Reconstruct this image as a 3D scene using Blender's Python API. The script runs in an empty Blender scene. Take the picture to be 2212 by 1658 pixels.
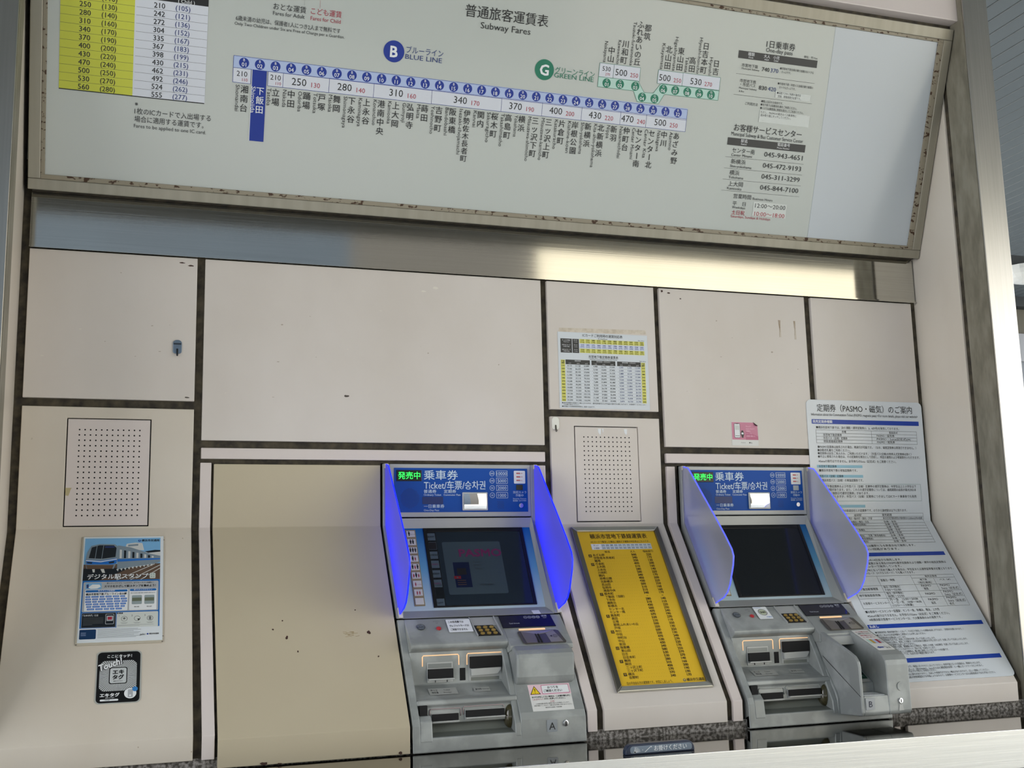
import bpy, bmesh, math, random
from mathutils import Vector, Matrix
random.seed(7)
SC = bpy.context.scene
COL = SC.collection
# ------------------------------------------------------------------ camera
cam_d = bpy.data.cameras.new('camera')
cam = bpy.data.objects.new('camera', cam_d); COL.objects.link(cam)
cam_d.sensor_fit = 'HORIZONTAL'; cam_d.sensor_width = 36.0; cam_d.lens = 2420.49 / 2212 * 36.0
cam_d.clip_start = .05; cam_d.clip_end = 200
cam.matrix_world = Matrix(((0.9484731, -0.03059627, -0.31537699, 0.3479207),
                           (-0.31607352, -0.16133971, -0.93491552, -3.78913971),
                           (-0.0222779, 0.98642454, -0.16269705, -0.1544407),
                           (0, 0, 0, 1)))
SC.camera = cam
# ------------------------------------------------------------------ sky, sun, exposure
world = bpy.data.worlds.new('sky'); SC.world = world; world.use_nodes = True
wn = world.node_tree; wn.nodes.clear()
wo = wn.nodes.new('ShaderNodeOutputWorld'); wb = wn.nodes.new('ShaderNodeBackground')
wt = wn.nodes.new('ShaderNodeTexCoord'); ws = wn.nodes.new('ShaderNodeSeparateXYZ'); wr = wn.nodes.new('ShaderNodeValToRGB')
wn.links.new(wt.outputs['Generated'], ws.inputs[0]); wn.links.new(ws.outputs['Z'], wr.inputs[0])
wr.color_ramp.elements[0].position = 0.0; wr.color_ramp.elements[0].color = (.90, .90, .90, 1)
wr.color_ramp.elements[1].position = 0.9; wr.color_ramp.elements[1].color = (.66, .76, .90, 1)
wn.links.new(wr.outputs[0], wb.inputs['Color']); wn.links.new(wb.outputs[0], wo.inputs[0])
wb.inputs['Strength'].default_value = 2.35
sun_d = bpy.data.lights.new('sun', 'SUN'); sun_d.energy = 2.6; sun_d.angle = math.radians(2); sun_d.color = (1, .95, .86)
sun = bpy.data.objects.new('sun', sun_d); COL.objects.link(sun)
sun.rotation_euler = Vector((.35, -.62, -.72)).to_track_quat('-Z', 'Y').to_euler()
SC.view_settings.view_transform = 'Standard'; SC.view_settings.look = 'None'
SC.view_settings.gamma = 1; SC.view_settings.use_curve_mapping = False
SC.view_settings.exposure = 1.06
SC.cycles.max_bounces = 8; SC.cycles.diffuse_bounces = 4; SC.cycles.glossy_bounces = 4; SC.cycles.transparent_max_bounces = 8
SC.cycles.caustics_reflective = False; SC.cycles.caustics_refractive = False
SC.cycles.sample_clamp_indirect = 4

# ------------------------------------------------------------------ materials
def lin(c):
    c = c / 255.0
    return c / 12.92 if c <= .04045 else ((c + .055) / 1.055) ** 2.4
def rgb(*c): return (lin(c[0]), lin(c[1]), lin(c[2]), 1)
MATS = {}
def mat(name, c, rough=.5, metal=0., emit=0., trans=0., coat=0., spec=.5):
    if name in MATS: return MATS[name]
    m = bpy.data.materials.new(name); m.use_nodes = True; MATS[name] = m
    b = m.node_tree.nodes['Principled BSDF']
    b.inputs['Base Color'].default_value = rgb(*c); b.inputs['Roughness'].default_value = rough
    b.inputs['Metallic'].default_value = metal; b.inputs['Transmission Weight'].default_value = trans
    b.inputs['Coat Weight'].default_value = coat; b.inputs['Coat Roughness'].default_value = .08
    b.inputs['Specular IOR Level'].default_value = spec
    if emit:
        b.inputs['Emission Color'].default_value = rgb(*c); b.inputs['Emission Strength'].default_value = emit
    return m
def noisy(name, c1, c2, scale=(3, 3, 3), rough=(.3, .5), metal=0., bump=0., detail=6, thr=(.35, .7), coat=0., fleck=None):
    """base colour varying between two tones with a stretched noise, plus roughness and fine relief"""
    m = mat(name, c1, rough[0], metal, coat=coat); nt = m.node_tree; b = nt.nodes['Principled BSDF']
    tc = nt.nodes.new('ShaderNodeTexCoord'); mp = nt.nodes.new('ShaderNodeMapping'); mp.inputs['Scale'].default_value = scale
    n = nt.nodes.new('ShaderNodeTexNoise'); n.inputs['Scale'].default_value = 1; n.inputs['Detail'].default_value = detail
    nt.links.new(tc.outputs['Object'], mp.inputs[0]); nt.links.new(mp.outputs[0], n.inputs['Vector'])
    r = nt.nodes.new('ShaderNodeValToRGB'); r.color_ramp.elements[0].position = thr[0]; r.color_ramp.elements[1].position = thr[1]
    r.color_ramp.elements[0].color = rgb(*c1); r.color_ramp.elements[1].color = rgb(*c2)
    nt.links.new(n.outputs['Fac'], r.inputs[0]); out = r.outputs[0]
    if fleck:
        v = nt.nodes.new('ShaderNodeTexNoise'); v.inputs['Scale'].default_value = fleck[1]; v.inputs['Detail'].default_value = 2
        nt.links.new(tc.outputs['Object'], v.inputs['Vector'])
        t = nt.nodes.new('ShaderNodeMapRange'); t.inputs[1].default_value = fleck[2]; t.inputs[2].default_value = fleck[2] + .03
        nt.links.new(v.outputs['Fac'], t.inputs[0])
        mx = nt.nodes.new('ShaderNodeMix'); mx.data_type = 'RGBA'
        nt.links.new(t.outputs[0], mx.inputs[0]); nt.links.new(out, mx.inputs[6]); mx.inputs[7].default_value = rgb(*fleck[0]); out = mx.outputs[2]
    nt.links.new(out, b.inputs['Base Color'])
    q = nt.nodes.new('ShaderNodeMapRange'); q.inputs[3].default_value = rough[0]; q.inputs[4].default_value = rough[1]
    nt.links.new(n.outputs['Fac'], q.inputs[0]); nt.links.new(q.outputs[0], b.inputs['Roughness'])
    if bump:
        bp = nt.nodes.new('ShaderNodeBump'); bp.inputs['Strength'].default_value = bump; bp.inputs['Distance'].default_value = .002
        nt.links.new(n.outputs['Fac'], bp.inputs['Height']); nt.links.new(bp.outputs[0], b.inputs['Normal'])
    return m

PANEL = noisy('enamel_cream', (211, 203, 194), (221, 214, 207), (2.2, 2, 1.6), (.32, .42), fleck=((150, 138, 120), 60, .79))
PANEL_Y = noisy('enamel_cream_aged', (208, 198, 182), (219, 211, 198), (2.5, 2.5, 1.5), (.32, .42), fleck=((165, 150, 125), 45, .77))
PANEL_P = noisy('enamel_pinkish', (216, 205, 200), (222, 212, 206), (2, 2, 2), (.35, .45))
BLANK = noisy('painted_beige', (190, 178, 152), (197, 186, 159), (1.5, 1.5, 1.5), (.4, .5), fleck=((110, 95, 75), 150, .80))
GAP = noisy('dirty_joint', (40, 35, 27), (86, 78, 62), (30, 30, 30), (.7, .9), bump=.3)
MORTAR = noisy('rough_mortar', (72, 68, 62), (160, 155, 150), (90, 90, 90), (.7, .95), bump=1, thr=(.42, .62))
BAND = noisy('brushed_steel_band', (190, 188, 180), (200, 198, 190), (2, 30, 260), (.05, .09), 1., bump=.006, detail=3)
POSTM = noisy('brushed_steel_post', (180, 177, 169), (188, 185, 178), (120, 120, 2), (.26, .34), 1., bump=.0, detail=3)
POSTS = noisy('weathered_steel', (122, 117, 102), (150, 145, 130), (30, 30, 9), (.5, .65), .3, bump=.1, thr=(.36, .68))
LEDGE_TOP = noisy('polished_steel_top', (128, 124, 114), (140, 136, 126), (3, 3, 3), (.03, .07), 1.)
LEDGE_F = noisy('brushed_steel_ledge', (206, 206, 202), (216, 216, 212), (3, 30, 300), (.2, .3), 1., bump=.04, detail=3)
FRAME = noisy('sign_frame_aluminium', (148, 144, 130), (160, 155, 141), (30, 2, 2), (.4, .5), .55)
RIM = noisy('rusty_rim', (150, 142, 124), (70, 48, 30), (50, 80, 80), (.5, .7), .2, thr=(.57, .62))
BOARD = noisy('sign_board', (186, 192, 186), (190, 194, 189), (1, 1, 1), (.2, .25), coat=.3)
BOARD2 = noisy('sign_board_blank', (190, 197, 202), (184, 192, 198), (1, 1, 1), (.18, .25), coat=.3)
SILVER = noisy('machine_silver', (158, 160, 158), (168, 170, 167), (5, 5, 5), (.38, .48), .25)
SILVERW = noisy('machine_silver_worn', (146, 150, 148), (168, 172, 170), (9, 9, 9), (.38, .5), .2, thr=(.46, .6))
SILVERL = noisy('machine_silver_light', (172, 174, 172), (180, 182, 180), (5, 5, 5), (.38, .48), .25)
BLACK = mat('black_plastic', (16, 16, 18), .35)
VOID = mat('slot_void', (6, 6, 7), .8)
CHROME = mat('chrome', (225, 225, 225), .12, 1.)
MIRROR = mat('mirror', (235, 235, 235), .02, 1.)
CONC = noisy('concrete_paving', (168, 164, 156), (182, 178, 170), (2, 2, 2), (.8, .9))
PLANK = noisy('ceiling_plank', (94, 103, 108), (104, 113, 118), (2, .6, 2), (.4, .55))

# ------------------------------------------------------------------ mesh helpers
def tag(o, label=None, cat=None, group=None, kind=None):
    if label: o['label'] = label
    if cat: o['category'] = cat
    if group: o['group'] = group
    if kind: o['kind'] = kind
    return o
def thing(name, loc, label, cat, group=None):
    o = bpy.data.objects.new(name, None); COL.objects.link(o); o.location = loc; o.empty_display_size = .05
    return tag(o, label, cat, group)
def link(name, me, parent=None):
    o = bpy.data.objects.new(name, me); COL.objects.link(o)
    if parent is not None:
        o.parent = parent
        p = parent; off = Vector((0, 0, 0))
        while p is not None:
            if p.type == 'EMPTY': off += p.location
            p = p.parent
        o.matrix_parent_inverse = Matrix.Translation(-off) if parent.type == 'EMPTY' else Matrix.Identity(4)
    return o
def mesh_obj(name, verts, faces, m, parent=None, bev=0., seg=2, solid=0., smooth=False, recalc=True):
    me = bpy.data.meshes.new(name); me.from_pydata([tuple(v) for v in verts], [], faces)
    ms = m if isinstance(m, (list, tuple)) else [m]
    for k in ms: me.materials.append(k)
    if recalc:
        b = bmesh.new(); b.from_mesh(me); bmesh.ops.recalc_face_normals(b, faces=b.faces[:]); b.to_mesh(me); b.free()
    if smooth: me.shade_smooth()
    o = link(name, me, parent)
    if solid:
        s = o.modifiers.new('solid', 'SOLIDIFY'); s.thickness = solid; s.offset = -1
    if bev:
        s = o.modifiers.new('bevel', 'BEVEL'); s.width = bev; s.segments = seg; s.limit_method = 'ANGLE'; s.angle_limit = math.radians(30)
        s.harden_normals = False
    return o
class MB:
    def __init__(s): s.v = []; s.f = []
    def add(s, v, f):
        n = len(s.v); s.v += [Vector(p) for p in v]; s.f += [tuple(i + n for i in q) for q in f]; return s
    def box(s, x0, x1, y0, y1, z0, z1):
        return s.add([(x, y, z) for x in (x0, x1) for y in (y0, y1) for z in (z0, z1)],
                     [(0, 1, 3, 2), (4, 6, 7, 5), (0, 4, 5, 1), (2, 3, 7, 6), (0, 2, 6, 4), (1, 5, 7, 3)])
    def fbox(s, F, u0, v0, u1, v1, n0, n1):
        return s.add([F.p(u, v, n) for u in (u0, u1) for v in (v0, v1) for n in (n0, n1)],
                     [(0, 1, 3, 2), (4, 6, 7, 5), (0, 4, 5, 1), (2, 3, 7, 6), (0, 2, 6, 4), (1, 5, 7, 3)])
    def prism(s, x0, x1, prof):                       # prof: closed outline of (y, z)
        n = len(prof)
        return s.add([(x0, y, z) for y, z in prof] + [(x1, y, z) for y, z in prof],
                     [tuple(range(n)), tuple(range(2 * n - 1, n - 1, -1))] + [(i, (i + 1) % n, n + (i + 1) % n, n + i) for i in range(n)])
    def fprism(s, F, pts, n0, n1):                    # pts: closed outline of (u, v) on a frame
        n = len(pts)
        return s.add([F.p(u, v, n0) for u, v in pts] + [F.p(u, v, n1) for u, v in pts],
                     [tuple(range(n)), tuple(range(2 * n - 1, n - 1, -1))] + [(i, (i + 1) % n, n + (i + 1) % n, n + i) for i in range(n)])
    def tube(s, path, r, k=8):
        rings = []
        for i, p in enumerate(path):
            a = Vector(path[max(0, i - 1)]); b = Vector(path[min(len(path) - 1, i + 1)]); d = (b - a).normalized()
            u = d.orthogonal().normalized() if i == 0 else (u - d * u.dot(d)).normalized(); w = d.cross(u)
            rings.append([Vector(p) + u * (r * math.cos(2 * math.pi * j / k)) + w * (r * math.sin(2 * math.pi * j / k)) for j in range(k)])
        n = len(path); v = [q for rg in rings for q in rg]
        f = [(i * k + j, i * k + (j + 1) % k, (i + 1) * k + (j + 1) % k, (i + 1) * k + j) for i in range(n - 1) for j in range(k)]
        f += [tuple(range(k)), tuple(range((n - 1) * k, n * k))]
        return s.add(v, f)
    def build(s, name, m, parent=None, **k): return mesh_obj(name, s.v, s.f, m, parent, **k)

class Frame:
    def __init__(s, O, U, V, N): s.O, s.U, s.V, s.N = Vector(O), Vector(U), Vector(V).normalized(), Vector(N).normalized()
    def p(s, u, v, n=0.): return s.O + s.U * u + s.V * v + s.N * n
WALL = Frame((0, 0, 0), (1, 0, 0), (0, 0, -1), (0, -1, 0))
SLY, SLZ = -.5655, -.8247
SLOPE = Frame((0, 0, 0), (1, 0, 0), (0, SLY, SLZ), (0, SLZ, -SLY))
class Fold:                                            # v < 0 on the upright wall, v > 0 down the slope
    def p(s, u, v, n=0.): return (WALL if v < 0 else SLOPE).p(u, v, n)
FOLD = Fold()
SIGN = Frame((0, -.046, 1.08), (1, 0, 0), (0, .3505, -.9365), (0, -.9365, -.3505))   # v = -(height above lower edge)
def ROT(F, u0, v0, a):
    c, s_ = math.cos(a), math.sin(a)
    return Frame(F.p(u0, v0), F.U * c + F.V * s_, F.V * c - F.U * s_, F.N)

_cu = bpy.data.curves.new('type', 'FONT'); _cu.size = 1; _cu.resolution_u = 2
_to = bpy.data.objects.new('type', _cu); _tc = {}
def glyphs(s, bold=0.):
    k = (s, bold)
    if k not in _tc:
        _cu.body = s; _cu.offset = bold; m = _to.to_mesh()
        v = [(p.co.x, p.co.y) for p in m.vertices]; f = [tuple(p.vertices) for p in m.polygons]; _to.to_mesh_clear()
        _tc[k] = (v, f)
    return _tc[k]
class Print:
    """flat print on a surface: shapes and lettering, each one mesh with one material per ink"""
    def __init__(s, F, parent, n0=.0006): s.F, s.P, s.n0 = F, parent, n0; s.sh = {}; s.tx = {}
    def _a(s, d, m, pts, faces, lv):
        v, f = d.setdefault(m.name, ([], [])); n = len(v)
        v += [s.F.p(a, b, s.n0 + lv * .00015) for a, b in pts]; f += [tuple(i + n for i in q) for q in faces]
    def poly(s, pts, m, lv=0): s._a(s.sh, m, pts, [tuple(range(len(pts)))], lv)
    def rect(s, u0, v0, u1, v1, m, lv=0): s.poly([(u0, v0), (u1, v0), (u1, v1), (u0, v1)], m, lv)
    def rrect(s, u0, v0, u1, v1, r, m, lv=0):
        pts = []
        for cx, cy, a0 in ((u1 - r, v0 + r, -90), (u1 - r, v1 - r, 0), (u0 + r, v1 - r, 90), (u0 + r, v0 + r, 180)):
            pts += [(cx + r * math.cos(math.radians(a0 + 22.5 * i)), cy + r * math.sin(math.radians(a0 + 22.5 * i))) for i in range(5)]
        s.poly(pts, m, lv)
    def disc(s, u, v, r, m, lv=0, k=20): s.poly([(u + r * math.cos(2 * math.pi * i / k), v + r * math.sin(2 * math.pi * i / k)) for i in range(k)], m, lv)
    def ring(s, u, v, r, w, m, lv=0, k=20):
        a = [(u + q * math.cos(2 * math.pi * i / k), v + q * math.sin(2 * math.pi * i / k)) for q in (r, r - w) for i in range(k)]
        s._a(s.sh, m, a, [(i, (i + 1) % k, k + (i + 1) % k, k + i) for i in range(k)], lv)
    def line(s, u0, v0, u1, v1, w, m, lv=1):
        d = Vector((u1 - u0, v1 - v0)); q = Vector((-d.y, d.x)).normalized() * (w / 2)
        s.poly([(u0 + q.x, v0 + q.y), (u1 + q.x, v1 + q.y), (u1 - q.x, v1 - q.y), (u0 - q.x, v0 - q.y)], m, lv)
    def box(s, u0, v0, u1, v1, w, m, lv=1):
        s.line(u0, v0, u1, v0, w, m, lv); s.line(u0, v1, u1, v1, w, m, lv); s.line(u0, v0, u0, v1, w, m, lv); s.line(u1, v0, u1, v1, w, m, lv)
    def text(s, t, u, v, size, m, al='C', width=None, bold=0., lv=4, rot=0., skew=0.):
        """t centred vertically on v; width fits the run exactly; rot in degrees, clockwise"""
        hb = 0
        if bold: hb, bold = min(bold, .045), 0.
        pv, f = glyphs(t, bold)
        if not pv: return
        x0 = min(p[0] for p in pv); x1 = max(p[0] for p in pv); W = x1 - x0
        sx = size if width is None else width / W
        o = {'L': x0, 'C': (x0 + x1) / 2, 'R': x1}[al]
        c, n = math.cos(math.radians(rot)), math.sin(math.radians(rot)); pts = []
        for x, y in pv:
            a = (x - o) * sx + (y - .36) * size * skew; b = -(y - .36) * size
            pts.append((u + a * c - b * n, v + a * n + b * c))
        for k, (ax, ay) in enumerate(((0, 0),) if not hb else ((-1, -1), (1, 1), (-1, 1), (1, -1)) if hb > .015 else ((-1, -.6), (1, .6))):
            s._a(s.tx, m, [(p[0] + ax * hb * size * .75, p[1] + ay * hb * size * .75) for p in pts], f, lv + k * .1)
    def vtext(s, t, u, v0, pitch, size, m, bold=0.):
        for i, ch in enumerate(t):
            if ch == 'ー': s.text('ー', u, v0 + i * pitch, size, m, rot=90, bold=bold)
            else: s.text(ch, u, v0 + i * pitch, size, m, bold=bold)
    def done(s, a='printed_graphic', b='lettering', parent=None):
        for d, name in ((s.sh, a), (s.tx, b)):
            if not d: continue
            v = []; f = []; mi = []; ms = []
            for i, (k, (vv, ff)) in enumerate(d.items()):
                n = len(v); v += vv; f += [tuple(q + n for q in g) for g in ff]; mi += [i] * len(ff); ms.append(bpy.data.materials[k])
            o = mesh_obj(name, v, f, ms, parent or s.P, recalc=False); o['kind'] = 'stuff'
            for p, i in zip(o.data.polygons, mi): p.material_index = i

# inks
K = mat('ink_black', (18, 18, 20), .45); KG = mat('ink_charcoal', (58, 58, 56), .5); WHT = mat('ink_white', (232, 235, 236), .45)
NAVY = mat('ink_navy', (6, 46, 144), .45); LNB = mat('ink_light_blue', (176, 192, 226), .45); RED = mat('ink_red', (168, 40, 62), .45)
GRN = mat('ink_green', (14, 118, 90), .45); LGN = mat('ink_light_green', (184, 216, 205), .45); YEL = mat('ink_yellow', (204, 208, 66), .45)
BOX = mat('ink_box_white', (214, 218, 226), .45); DBL = mat('ink_dark_blue', (40, 60, 120), .45); GRY = mat('ink_grey', (110, 112, 112), .5)
PALE = mat('ink_pale', (208, 213, 208), .4)

# ------------------------------------------------------------------ structure: wall with panels
ZT = .898
PROF = [(0, 0), (-.41, -.598), (-.409, -.664)]
def folded(name, x0, x1, z0, m, parent, xs=(), zs=(), holes=(), zend=-.664, th=.016, zc=-.598, bev=.0018):
    X = [x0] + list(xs) + [x1]
    yc = zc * .41 / .598
    R = [(0, z0)] + [(0, z) for z in zs] + [(0, 0), (yc, zc), (yc + .001, zend)]
    v = [(x, y, z) for y, z in R for x in X]; n = len(X); f = []
    for j in range(len(R) - 1):
        for i in range(n - 1):
            if (i, j) in holes: continue
            a = j * n + i; f.append((a, a + n, a + n + 1, a + 1))
    return mesh_obj(name, v, f, m, parent, bev=bev, solid=th, recalc=False)
def flat_panel(name, x0, x1, z0, z1, m, parent):
    return MB().box(x0, x1, 0, .016, z1, z0).build(name, m, parent, bev=.0018)

bk = MB()
for xa, xb in ((-.03, 1.146), (1.7095, 2.279), (2.8435, 3.43)):
    bk.prism(xa, xb, [(.014, .215), (.014, -.010), (-.392, -.60), (-.394, -.75), (.3, -.75), (.3, .215)])
bk.prism(-.03, 3.43, [(.014, .215), (.014, 1.2), (.3, 1.2), (.3, .215)]).prism(1.14, 1.72, [(.2, .216), (.2, -.75), (.3, -.75), (.3, .216)]).prism(2.27, 2.85, [(.2, .216), (.2, -.75), (.3, -.75), (.3, .216)])
wall_back = bk.build('wall_back', GAP); tag(wall_back, kind='structure')
P = wall_back
flat_panel('panel', 0, .521, ZT, .413, PANEL, P)
folded('panel', 0, .521, .386, PANEL_Y, P, xs=(.134, .389), zs=(.350, .006), holes={(1, 1)})
flat_panel('panel', .5464, 1.7464, ZT, .2847, PANEL, P)
flat_panel('panel', .5464, 1.7464, .260, .224, PANEL_P, P)
folded('panel', .545, .580, .211, PANEL_P, P)
blank_panel = folded('panel', .588, 1.142, .207, BLANK, P, zend=-.688, zc=-.610)
blank_panel['label'] = 'plain beige cover panel closing an unused machine bay'
folded('panel', 1.713, 1.7464, .211, PANEL_P, P)
flat_panel('panel', 1.7702, 2.2068, ZT, .4165, PANEL, P)
folded('panel', 1.7702, 2.2068, .3907, PANEL, P, xs=(1.862, 2.117), zs=(.357, .007), holes={(1, 1)})
flat_panel('panel', 2.2295, 2.8737, ZT, .2847, PANEL, P)
flat_panel('panel', 2.2295, 2.8737, .260, .224, PANEL_P, P)
folded('panel', 2.2295, 2.264, .211, PANEL_P, P)
folded('panel', 2.849, 2.8737, .211, PANEL_P, P)
folded('panel', 2.9035, 3.388, ZT, PANEL, P)
MB().box(-.03, 3.43, -.400, -.388, -.692, -.660).build('mortar_strip', MORTAR, P)
# chips and scratches in the enamel
CHIP = mat('bare_metal_chip', (70, 62, 54), .6); CHIPL = mat('pale_scratch', (226, 220, 208), .5); RUST = mat('rust_chip', (64, 40, 30), .8)
def blob(F, u, v, r, m, parent, k=9, ay=1., name='paint_chip'):
    pts = [(u + r * random.uniform(.6, 1.2) * math.cos(6.283 * i / k), v + ay * r * random.uniform(.6, 1.2) * math.sin(6.283 * i / k)) for i in range(k)]
    return MB().fprism(F, pts, .0001, .0006).build(name, m, parent)
for F, u, v, r, m, ay in [(WALL, 1.024, -.444, .012, CHIP, .35), (WALL, .497, -.425, .009, CHIP, .35), (WALL, 2.242, -.886, .005, RUST, 1.1), (WALL, 2.272, -.880, .008, RUST, .35),
                          (WALL, .47, -.880, .012, RUST, .2), (WALL, .500, -.872, .010, RUST, .3), (SLOPE, 1.055, .413, .006, RUST, 1.2), (SLOPE, 1.02, .33, .003, RUST, .8),
                          (SLOPE, 1.075, .50, .003, RUST, 1), (SLOPE, .76, .39, .0035, RUST, .8), (SLOPE, .80, .42, .0045, RUST, 1.4), (SLOPE, .79, .36, .003, RUST, .8), (SLOPE, .83, .47, .003, RUST, 1),
                          (WALL, 1.30, -.83, .010, CHIPL, .3), (WALL, 1.345, -.845, .012, CHIPL, .4), (WALL, 2.32, -.86, .004, CHIP, .6)]:
    blob(F, u, v, r, m, P, ay=ay)
LIPF = Frame((0, -.4182, -.610), (1, 0, 0), (0, 0, -1), (0, -1, 0))
blob(LIPF, .715, .074, .011, RUST, P, ay=.45); blob(LIPF, 1.112, .072, .007, RUST, P, ay=.7); blob(LIPF, .76, .077, .008, RUST, P, ay=.25)
SCR = mat('brown_scratch', (150, 128, 84), .6)
for i in range(16):
    a = random.uniform(-.5, .3); u = .985 + random.gauss(0, .018); v = .415 + random.gauss(0, .009)
    l = random.uniform(.008, .02); d = Vector((math.cos(a), -math.sin(a) * .6)) * l
    MB().fprism(SLOPE, [(u, v), (u + d.x, v + d.y), (u + d.x, v + d.y + .0008), (u, v + .0008)], .0001, .0004).build('scratch', SCR, P)
TAPE = noisy('tape_residue', (196, 184, 165), (216, 206, 190), (40, 8, 40), (.3, .5), thr=(.4, .6))
TAPE2 = noisy('tape_residue_brown', (150, 130, 105), (205, 195, 180), (60, 60, 20), (.4, .6), thr=(.4, .6))
for u, v0, v1 in ((2.753, -.797, -.728), (2.822, -.797, -.722)):
    MB().fprism(WALL, [(u - .005, v0), (u + .005, v0), (u + .003, (v0 + v1) / 2), (u + .005, v1), (u - .004, v1), (u - .002, (v0 + v1) / 2)], .0001, .0006).build('tape_residue', TAPE2, P)
MB().fprism(WALL, [(1.815, -.722), (2.165, -.728), (2.168, -.712), (1.812, -.707)], .0001, .0006).build('tape_residue', TAPE, P)

SCUF = mat('faint_scuff', (176, 164, 150), .5)
for i in range(34):
    u, v = random.choice(((random.uniform(.6, 1.7), random.uniform(-.85, -.32)), (random.uniform(2.28, 2.83), random.uniform(-.85, -.42)), (random.uniform(.05, .5), random.uniform(-.85, -.45))))
    blob(WALL, u, v, random.uniform(.002, .006), SCUF if i % 3 else CHIPL, P, k=6, ay=random.uniform(.2, .6), name='scuff')
# steel band under the fare board
band = MB().box(-.002, 3.408, -.004, .02, .902, 1.085).build('trim_1', BAND, bev=.001); tag(band, kind='structure')
lip = MB().box(-.002, 3.408, -.010, -.004, .900, .906).build('drip_edge', BAND, band)
# side cheeks, posts
ck = MB().box(3.416, 3.46, -.262, .05, -.75, 2.2).build('wall_right', PANEL_Y, bev=.001); tag(ck, kind='structure')
ck = MB().box(-.07, -.026, -.262, .05, -.75, 2.2).build('wall_left', PANEL_Y, bev=.001); tag(ck, kind='structure')
jn = MB().box(3.424, 3.47, -.30, .05, -1.6, 2.6).build('trim_2', GAP); tag(jn, kind='structure')
jn = MB().box(-.08, -.034, -.30, .05, -1.6, 2.6).build('trim_6', GAP); tag(jn, kind='structure')
for nm, xa, xb, side in (('trim_3', 3.419, 3.539, -1), ('trim_4', -.145, -.023, 1)):
    po = MB().box(xa, xb, -.418, -.286, -1.6, 2.75).build(nm, POSTM, bev=.0015); tag(po, kind='structure')
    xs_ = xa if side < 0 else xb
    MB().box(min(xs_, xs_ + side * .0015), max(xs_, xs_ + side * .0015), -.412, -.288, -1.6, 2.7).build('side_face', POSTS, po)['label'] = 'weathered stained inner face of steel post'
fa = MB().box(-.03, 3.418, -.387, .1, 1.972, 2.75).build('wall_upper', PANEL_P, bev=.003); tag(fa, kind='structure')
MB().box(-.03, 3.416, -.34, .1, 1.90, 1.972).build('recess_backing', GAP, fa)
# wall further right, floor, canopy ceiling of planks
blk = MB().box(-6, -.14, .0, .5, -1.6, 3).box(-.14, 3.54, .3, .5, -1.6, 3).box(3.47, 3.54, -.28, .5, -1.6, 2.75).build('wall_outer', PANEL_Y); tag(blk, kind='structure')
skirt = MB().box(-.1, 3.43, -.37, .3, -1.6, -.76).build('wall_lower', mat('plinth_dark', (70, 68, 66), .7)); tag(skirt, kind='structure')
fl = MB().box(-12, 24, -30, 12, -1.7, -1.6).build('floor', CONC); tag(fl, kind='structure')
ceil = MB().box(-6, 9.4, -4.1, 6.2, 2.43, 2.5).build('ceiling', mat('ceiling_backing', (34, 38, 42), .8)); tag(ceil, kind='structure')
pm = None; x = -5.9
while x < 9.3:
    if pm is None:
        o = MB().box(0, .0985, -4.05, 6.15, 2.40, 2.431).build('plank', PLANK, ceil, bev=.004, seg=1); pm = o
        o.location.x = x
    else:
        o = bpy.data.objects.new('plank', pm.data); COL.objects.link(o); o.parent = ceil; o.location = (x, 0, 0)
        b_ = o.modifiers.new('bevel', 'BEVEL'); b_.width = .004; b_.segments = 1; b_.limit_method = 'ANGLE'
    x += .104
fs = MB().box(-6, 9.4, -4.16, -4.1, 2.30, 2.6).build('trim_5', mat('fascia_grey', (120, 118, 112), .5)); tag(fs, kind='structure')
# far end of the concourse seen in the slit right of the post
DK = mat('dark_beam', (40, 46, 48), .6)
fw = MB().box(6.5, 14, 5.0, 5.2, -1.6, 2.43).build('wall_far', mat('far_wall_olive', (96, 92, 78), .7)); tag(fw, kind='structure')
MB().box(6.5, 14, 4.88, 5.0, 2.30, 2.43).build('beam', DK, fw)
MB().box(6.5, 14, 4.95, 5.0, 1.76, 2.04).build('upper_panel', mat('far_wall_white', (150, 152, 156), .6), fw)
MB().box(6.5, 14, 4.97, 5.0, -1.6, 1.76).build('lower_panel', mat('far_wall_grey', (112, 118, 124), .6), fw)
MB().box(8.05, 8.11, 4.93, 5.0, 2.0, 2.3).build('window_frame', DK, fw)

# ------------------------------------------------------------------ steel counter
ct = thing('counter', (1.7, -.6, -.82), 'long stainless steel counter with mirror-polished top below the ticket machines', 'counter')
def yf(x): return -.745 - .040 * (x - 1.37)
v = []
for x in (-1.2, 3.9):
    v += [(x, -.396, -.6915), (x, yf(x), -.6915), (x, yf(x), -.70), (x, -.396, -.70)]
mesh_obj('countertop', v, [(0, 1, 5, 4), (1, 2, 6, 5), (2, 3, 7, 6), (3, 0, 4, 7), (0, 3, 2, 1), (4, 5, 6, 7)], LEDGE_TOP, ct)
v = []
for x in (-1.2, 3.9):
    v += [(x, yf(x) - .003, -.6895), (x, yf(x) - .003, -.806), (x, yf(x) + .03, -.806), (x, yf(x) + .004, -.6895)]
mesh_obj('front_face', v, [(0, 1, 5, 4), (1, 2, 6, 5), (2, 3, 7, 6), (3, 0, 4, 7), (0, 3, 2, 1), (4, 5, 6, 7)], LEDGE_F, ct, bev=.0015)

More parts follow.
